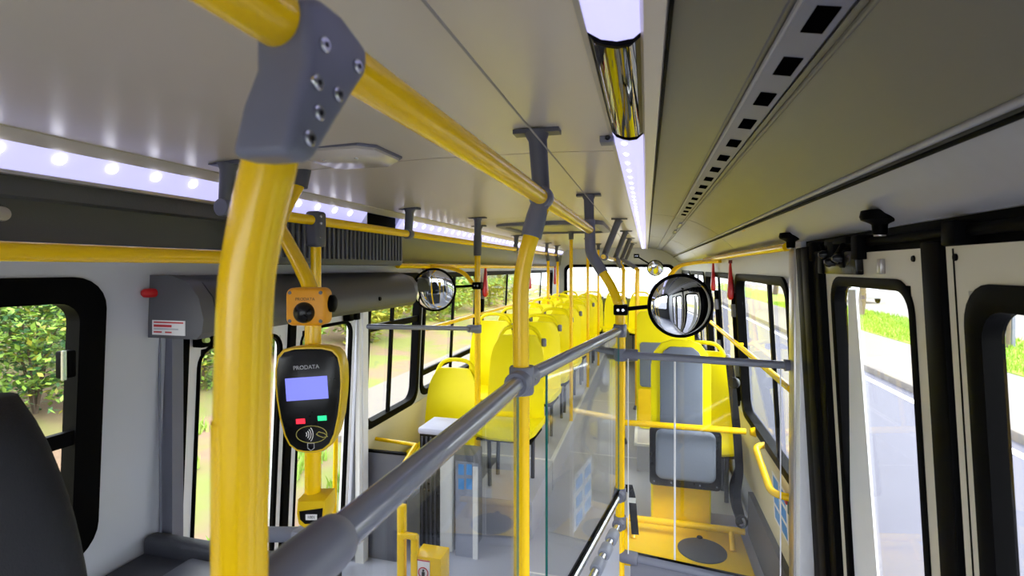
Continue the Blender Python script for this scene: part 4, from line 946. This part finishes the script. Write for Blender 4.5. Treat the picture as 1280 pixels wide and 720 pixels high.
t = thing('rear_shelf', (-.5, 9.8, 1.0), 'grey padded shelf below the rear window behind the bench', 'shelf')
MB().box(-1.6, .6, 9.74, 9.89, .95, 1.21).build('shelf_board', PANEL, t, bevel=.02)

# wheelchair bay back board with folding seat
bb = thing('wheelchair_back_board', (.265, 3.70, 0), 'yellow upright back board with tall blue-grey pad in the wheelchair bay', 'back board')
YBB = 3.66
bo = [(.03, 0), (.03, 1.10), (.05, 1.19), (.10, 1.255), (.17, 1.28), (.29, 1.28), (.355, 1.255), (.40, 1.19), (.42, 1.10), (.42, 0)]
MB().prism([(x, YBB, max(z, .02)) for x, z in bo], (0, 0, 0), (0, .035, 0)).build('board', SEATY, bb, bevel=.01)
pd = [(.09, .70), (.09, 1.13), (.11, 1.20), (.155, 1.235), (.30, 1.235), (.345, 1.20), (.365, 1.13), (.365, .70)]
MB().prism([(x, YBB - .03, z) for x, z in pd], (0, 0, 0), (0, .03, 0)).build('pad', PAD, bb, bevel=.012)
MB().prism([(x, YBB - .008, z) for x, z in ((.045, .02), (.41, .02), (.41, .30), (.045, .30))], (0, 0, 0), (0, .01, 0)).build('lower_plate', YFLOOR, bb)
# folding seat at its front
fs = thing('folding_seat', (.26, 3.50, .30), 'blue-grey folding seat squab with black frame folded up below the back board', 'folding seat')
MB().prism([(x, 3.57, z) for x, z in rrect(.02, .475, .31, .70, .03)], (0, 0, 0), (0, .05, 0)).build('frame', BLKP, fs, bevel=.008)
MB().prism([(x, 3.515, z) for x, z in rrect(.06, .435, .375, .70, .045)], (0, 0, 0), (0, .06, 0)).build('cushion', PAD, fs, bevel=.02, seg=3)
for x in (.05, .16, .34, .445): MB().lathe([(.008, 0), (.006, .005)], (x, 3.57, .34), (0, -1, 0), 10).build('rivet', STEEL, fs)
# neighbouring seat back at the wall side, behind the board
dup(proto, (.42, 4.02, .10), None, 'yellow seat directly behind the wheelchair back board', None)
b2 = thing('second_back_board', (-.02, 5.0, .24), 'distant yellow seat back with blue-grey inset beside the aisle on the road side', 'seat back')
MB().prism([(x, 5.0, z) for x, z in rrect(-.09, .36, .25, 1.36, .06)], (0, 0, 0), (0, .04, 0)).build('board', SEATY, b2, bevel=.01)
MB().prism([(x, 4.985, z) for x, z in rrect(-.075, .34, .30, .63, .02)], (0, 0, 0), (0, .02, 0)).build('lower_plate', YFLOOR, b2)
MB().prism([(x, 4.975, z) for x, z in rrect(-.06, .32, .65, 1.07, .03)], (0, 0, 0), (0, .03, 0)).build('pad', PAD, b2, bevel=.008)
# bars of the bay
zu = at(850, 527, D=3.4).z
t = thing('bay_guard_bar', (-.15, 3.44, zu), 'yellow horizontal guard bar across the wheelchair bay above the folding seat', 'handrail')
MB().tube(bend([(-.175, 3.46, 0), (-.175, 3.46, zu), (.60, 3.46, zu)], .05), .019, 16).build('tube', YEL, t)
MB().tube(bend([(-.175, 3.46, zu - .0), (-.175, 3.46, zu + .05)], .02), .019, 16).build('post_top', YEL, t)
MB().lathe([(.032, 0), (.022, .03)], (.655, 3.46, zu), (-1, 0, 0), 14).build('wall_flange', YEL, t)
t = thing('floor_guard_bar', (.2, 3.50, .1), 'low yellow bar near the floor at the foot of the back board', 'handrail')
MB().tube([(-.12, 3.50, .105), (.60, 3.50, .105)], .021, 16).build('tube', YEL, t)
for x in (-.08, .52): MB().tube([(x, 3.50, .105), (x, 3.42, .012)], .018, 14).build('foot', YEL, t)
p = at(878, 690, Z=-1.755); t = thing('floor_disc', (p.x, p.y, .012), 'flat dark round plate on the yellow floor of the bay', 'floor plate')
MB().lathe([(.145, 0), (.145, .006), (.135, .010), (.02, .010)], (p.x, p.y + .02, .012), (0, 0, 1), 40).build('plate', mat('dark_plate', (72, 76, 84), .6), t)
MB().lathe([(.02, .009), (.015, .016)], (p.x, p.y + .165, .012), (0, 0, 1), 10).build('lift_tab', BLACK, t)
# belts
t = thing('wheelchair_belt', (.60, 3.1, 1.0), 'long black webbing belt hanging beside the wheelchair bay window', 'belt')
X_ = .575
wb = [at(912, 455, X=X_), at(917, 500, X=X_), at(921, 540, X=X_), at(924, 590, X=X_), at(921, 620, X=X_), at(926, 648, X=X_)]
MB().ribbon(smoothpath(wb, 5), .07, .004, (.75, .6, 0)).build('webbing', BELT, t)
MB().ribbon(smoothpath([at(924, 580, X=X_), at(915, 605, X=X_ - .01), at(917, 630, X=X_ - .02), at(926, 655, X=X_ - .01)], 5), .045, .004, (.75, .6, 0)).build('loose_end', BELT, t)
p = at(927, 652, X=X_); MB().tube([p + Vector((.03 * math.cos(a), 0, .036 * math.sin(a))) for a in [2 * PI * k / 20 for k in range(21)]], .008, 8).build('hook', BLKP, t)
p = at(919, 478, X=X_); MB().lathe([(.034, 0), (.036, .01), (.036, .03), (.03, .035)], p, (-.5, -.8, 0), 20).build('reel', BLKP, t)
t = thing('short_strap', at(790, 640, D=2.56), 'short black strap with a white band hanging behind the corner pole', 'strap')
sp = [at(786, 606, D=2.56), at(790, 622, D=2.56), at(792, 645, D=2.56), at(794, 668, D=2.56)]
MB().tube([sp[0] + Vector((.01, 0, -.01)), (foot3.x, foot3.y, sp[0].z - .01)], .012, 10).build('pole_loop', BELT, t)
MB().ribbon(smoothpath(sp, 4), .036, .004, (1, .1, 0)).build('webbing', BELT, t); p = sp[1] + Vector((0, 0, -.012)); MB().box(p.x - .019, p.x + .019, p.y - .006, p.y + .004, p.z - .012, p.z + .012).build('band', PAPER, t)
# wall handle, notice and sill details on the road side
t = thing('wall_grab_handle', (.62, 3.0, .68), 'curved yellow grab handle on the road side wall below the window', 'handle')
zz = H(-1.06)
MB().tube(bend([(.668, 3.20, zz + .05), (.60, 3.18, zz + .04), (.585, 2.72, zz - .03), (.665, 2.68, zz - .03)], .06, 8), .018, 16).build('tube', YEL, t)
def notice(y0, y1, z0, z1, lb):
    t = thing('wall_notice', (xr(z0), (y0 + y1) / 2, z0), lb, 'notice'); g = lambda y, z, o: (xr(z) - o, y, z)
    MB().prism([g(y0, z0, .0045), g(y1, z0, .0045), g(y1, z1, .0045), g(y0, z1, .0045)], (0, 0, 0), (-.0012, 0, 0)).build('sheet', PAPER, t, smooth=0)
    for i in range(2):
        for j in range(3):
            a = y0 + (y1 - y0) * (.08 + .48 * i); c = z0 + (z1 - z0) * (.06 + .32 * j); w = (y1 - y0) * .36; h = (z1 - z0) * .24
            MB().prism([g(a, c, .0057), g(a + w, c, .0057), g(a + w, c + h, .0057), g(a, c + h, .0057)], (0, 0, 0), (-.0008, 0, 0)).build('pictogram', BLUEP, t, smooth=0)
notice(2.78, 3.08, .40, .66, 'blue and white pictogram notice on the road side wall')
t = thing('wall_button', (.66, 2.68, .70), 'small red and green signal plate on the wall beside the notice', 'button')
MB().box(.652, .668, 2.66, 2.70, .60, .68).build('plate', mat('green_plate', (60, 92, 84), .5), t); MB().box(.65, .668, 2.72, 2.75, .63, .67).build('red_mark', REDP, t)
# black belts/posts with grey sleeves on the road side window posts and red emergency levers
def lever(p, side, label, s=1.):
    t = thing('emergency_lever', p, label, 'lever', 'red emergency levers on the window posts'); p = Vector(p); d = -side
    MB().loft([[(p.x + dx * s, p.y + dy * s, p.z + z * s) for dx, dy in ((-w, -t_), (w, -t_), (w, t_), (-w, t_))] for z, w, t_ in ((.16, .006, .01), (.10, .010, .016), (.02, .014, .024), (-.08, .020, .036), (-.12, .018, .034), (-.135, .008, .02))]).build('grip', RED, t, bevel=.004)
    MB().box(p.x - .012, p.x + .012 , p.y - .012, p.y + .012, p.z + .14 * s, p.z + .165 * s).build('pivot', mat('dark_red_plastic', (120, 14, 20), .4), t)
    return t
LG_ = 'red emergency lever hanging on a window post'
lever((.585, 3.97, H(-.10)), 1, 'red emergency lever behind the wheelchair bay window on the road side', .95); lever((.585, 4.95, H(-.08)), 1, 'red emergency lever in the middle of the second road side window', .95)
for y in (3.61, 5.07, 7.15, 9.25): lever((-1.615, y, H(-.15)), -1, 'red emergency lever on the %s window post behind the kerb side door' % {3.61: 'first', 5.07: 'second', 7.15: 'third', 9.25: 'fourth'}[y], 1.1)
for side, y, z0, z1, lb in ((1, 3.975, H(-.95), H(-.18), 'black strap post with grey sleeve between the first two road side windows'), (1, 4.93, H(-.85), H(-.2), 'black strap post with grey sleeve at the second road side window'), (-1, 5.07, H(-.8), H(-.15), 'black strap post with grey sleeve between the kerb side windows'), (-1, 7.15, H(-.8), H(-.15), 'black strap post with grey sleeve between the rear kerb side windows')):
    fx = xr if side > 0 else xl
    t = thing('window_post', (fx(z0), y, z0), lb, 'post'); o = side * .012
    MB().tube([(fx(z0) - o, y, z0), (fx(z1) - o, y, z1)], .02, 12).build('strap', BLACK, t)
    for z in (z1 - .08, (z0 + z1) / 2 - .12): MB().tube([(fx(z) - o, y, z), (fx(z - .09) - o, y, z - .09)], .026, 12).build('sleeve', GREY, t)

# ------------------------------------------------------------------ desk and turnstile seen through the glass
dk = thing('collector_desk', (-1.25, 3.1, 0), 'grey fare collector desk with lilac top in front of the low yellow seat', 'desk')
MB().box(-1.40, -1.08, 2.98, 3.24, .72, .76).build('top', mat('lilac_laminate', (196, 198, 220), .4), dk, bevel=.012)
xa, xb, xc, xd = (at(u, 600, Y=3.0).x for u in (524, 551, 566, 590))
MB().box(xa, xb, 3.01, 3.2, 0, .72).build('cabinet', BLKP, dk)
for k in range(4): MB().box(xa + .012 + .03 * k, xa + .022 + .03 * k, 3.0, 3.012, 0, .70).build('cabinet_rib', GREYD, dk)
MB().box(xb, xc, 2.985, 3.05, 0, .72).build('upright', WHITE, dk, bevel=.004)
MB().box(xc, xd, 3.02, 3.2, 0, .60).build('side_panel', PANEL, dk)
ts = thing('turnstile_frame', (-1.2, 2.55, 0), 'yellow angular turnstile frame with a warning sticker seen through the glass', 'turnstile')
yT = 2.42
def flat(u0, u1, v0, v1, Y, th, name, m, parent, bev=.004):
    a = at(u0, v0, Y=Y); c = at(u1, v1, Y=Y); return MB().box(a.x, c.x, Y, Y + th, max(c.z, .0), a.z).build(name, m, parent, bevel=bev)
flat(496, 505, 632, 1200, yT, .035, 'post', YEL, ts); flat(496, 519, 667, 676, yT - .01, .035, 'arm', YEL, ts); flat(513, 521, 670, 1200, yT + .01, .03, 'post', YEL, ts)
bx_ = flat(517, 551, 694, 1200, yT + .02, .12, 'box', YEL, ts)
s_ = flat(521, 537, 699, 735, yT + .016, .003, 'sticker', PAPER, ts, 0); flat(521, 537, 699, 703, yT + .014, .001, 'sticker_header', REDP, s_, 0)
c0 = at(529, 716, Y=yT + .013); MB().tube([c0 + Vector((.026 * math.cos(a), 0, .026 * math.sin(a))) for a in [2 * PI * k / 24 for k in range(25)]], .003, 6).build('prohibition_ring', REDP, s_)
MB().lathe([(.006, 0), (.006, .001)], c0 + Vector((0, .001, .011)), (0, -1, 0), 10).build('figure_head', BLKINK, s_); MB().box(c0.x - .008, c0.x + .008, c0.y - .001, c0.y + .001, c0.z - .02, c0.z + .004).build('figure_body', BLKINK, s_)
flat(522, 524, 560, 575, 2.9, .02, 'arm_tip', YEL, ts)
t = thing('leaning_bar', (-1.45, 2.9, .5), 'short slanting yellow bar beside the grey kerb side wall panel', 'bar')
MB().tube([at(506, 578, Y=2.75), at(520, 556, Y=2.95)], .014, 12).build('tube', YEL, t)
a_ = at(520, 556, Y=2.95); MB().tube([a_, (xl(a_.z), 2.99, a_.z)], .012, 12).build('bracket', YEL, t)
# blue notice on a frosted screen beside the desk
a_, c_ = at(570, 576, Y=2.97), at(598, 700, Y=2.97)
t = thing('desk_screen', ((a_.x + c_.x) / 2, 2.97, 0), 'pale screen with a blue pictogram notice beside the collector desk', 'screen')
MB().box(a_.x, c_.x, 2.962, 2.97, .0, a_.z).build('sheet', mat('frosted_panel', (150, 154, 172), .35), t)
for i in range(2):
    for j in range(2):
        q = at(573 + 10 * i, 580 + 18 * j, Y=2.96); MB().box(q.x, q.x + .036, 2.9585, 2.9615, q.z - .065, q.z).build('pictogram', BLUEP, t)
MB().box(c_.x - .03, c_.x, 2.95, 2.961, 0, a_.z - .02).build('edge_strip', WHITE, t)

# ------------------------------------------------------------------ driver area: seat and console
ds = thing('driver_seat', (-1.13, .4, 0), 'black fabric driver seat with tall rounded backrest by the front window', 'seat')
X0, Y0 = -1.13, .60
rings = []
for k in range(25):
    s_ = k / 24; z = .62 + .92 * s_; q_ = max(0, (z - 1.12) / .42)
    hw = .275 * (1 - .04 * s_) * math.sqrt(max(.02, 1 - q_ ** 1.7)); yy = Y0 + .03 * s_; tk = .075 - .025 * s_
    rings.append([(X0 + hw * math.copysign(abs(math.cos(a)) ** .7, math.cos(a)), yy + tk * math.sin(a), z) for a in [2 * PI * i / 24 for i in range(24)]])
MB().loft(rings).build('backrest', SEATBLK, ds, smooth=70)
MB().prism([(x, y, .52) for x, y in rrect(X0 - .24, X0 + .24, .08, .60, .07)], (0, 0, 0), (0, 0, .11)).build('cushion', SEATBLK, ds, bevel=.03, seg=3)
MB().lathe([(.2, 0), (.2, .03), (.09, .06), (.08, .3), (.16, .5), (.16, .52)], (X0, .35, 0), (0, 0, 1), 20).build('pedestal', GREYD, ds)
cn = thing('console', (-1.3, 1.2, 0), 'dark textured console between the front kerb side window and the door', 'console')
zc = H(-.985)
MB().box(-1.688, -.93, 1.02, 1.42, .02, zc).build('body', CONS, cn, bevel=.015)
MB().box(-1.688, -.93, 1.385, 1.44, zc - .02, zc + .055).build('raised_edge', CONS, cn, bevel=.018, seg=3)
MB().box(-1.46, -.93, 1.08, 1.37, zc - .01, zc + .03).build('lid', mat('console_lid', (66, 68, 82), .4), cn, bevel=.012)
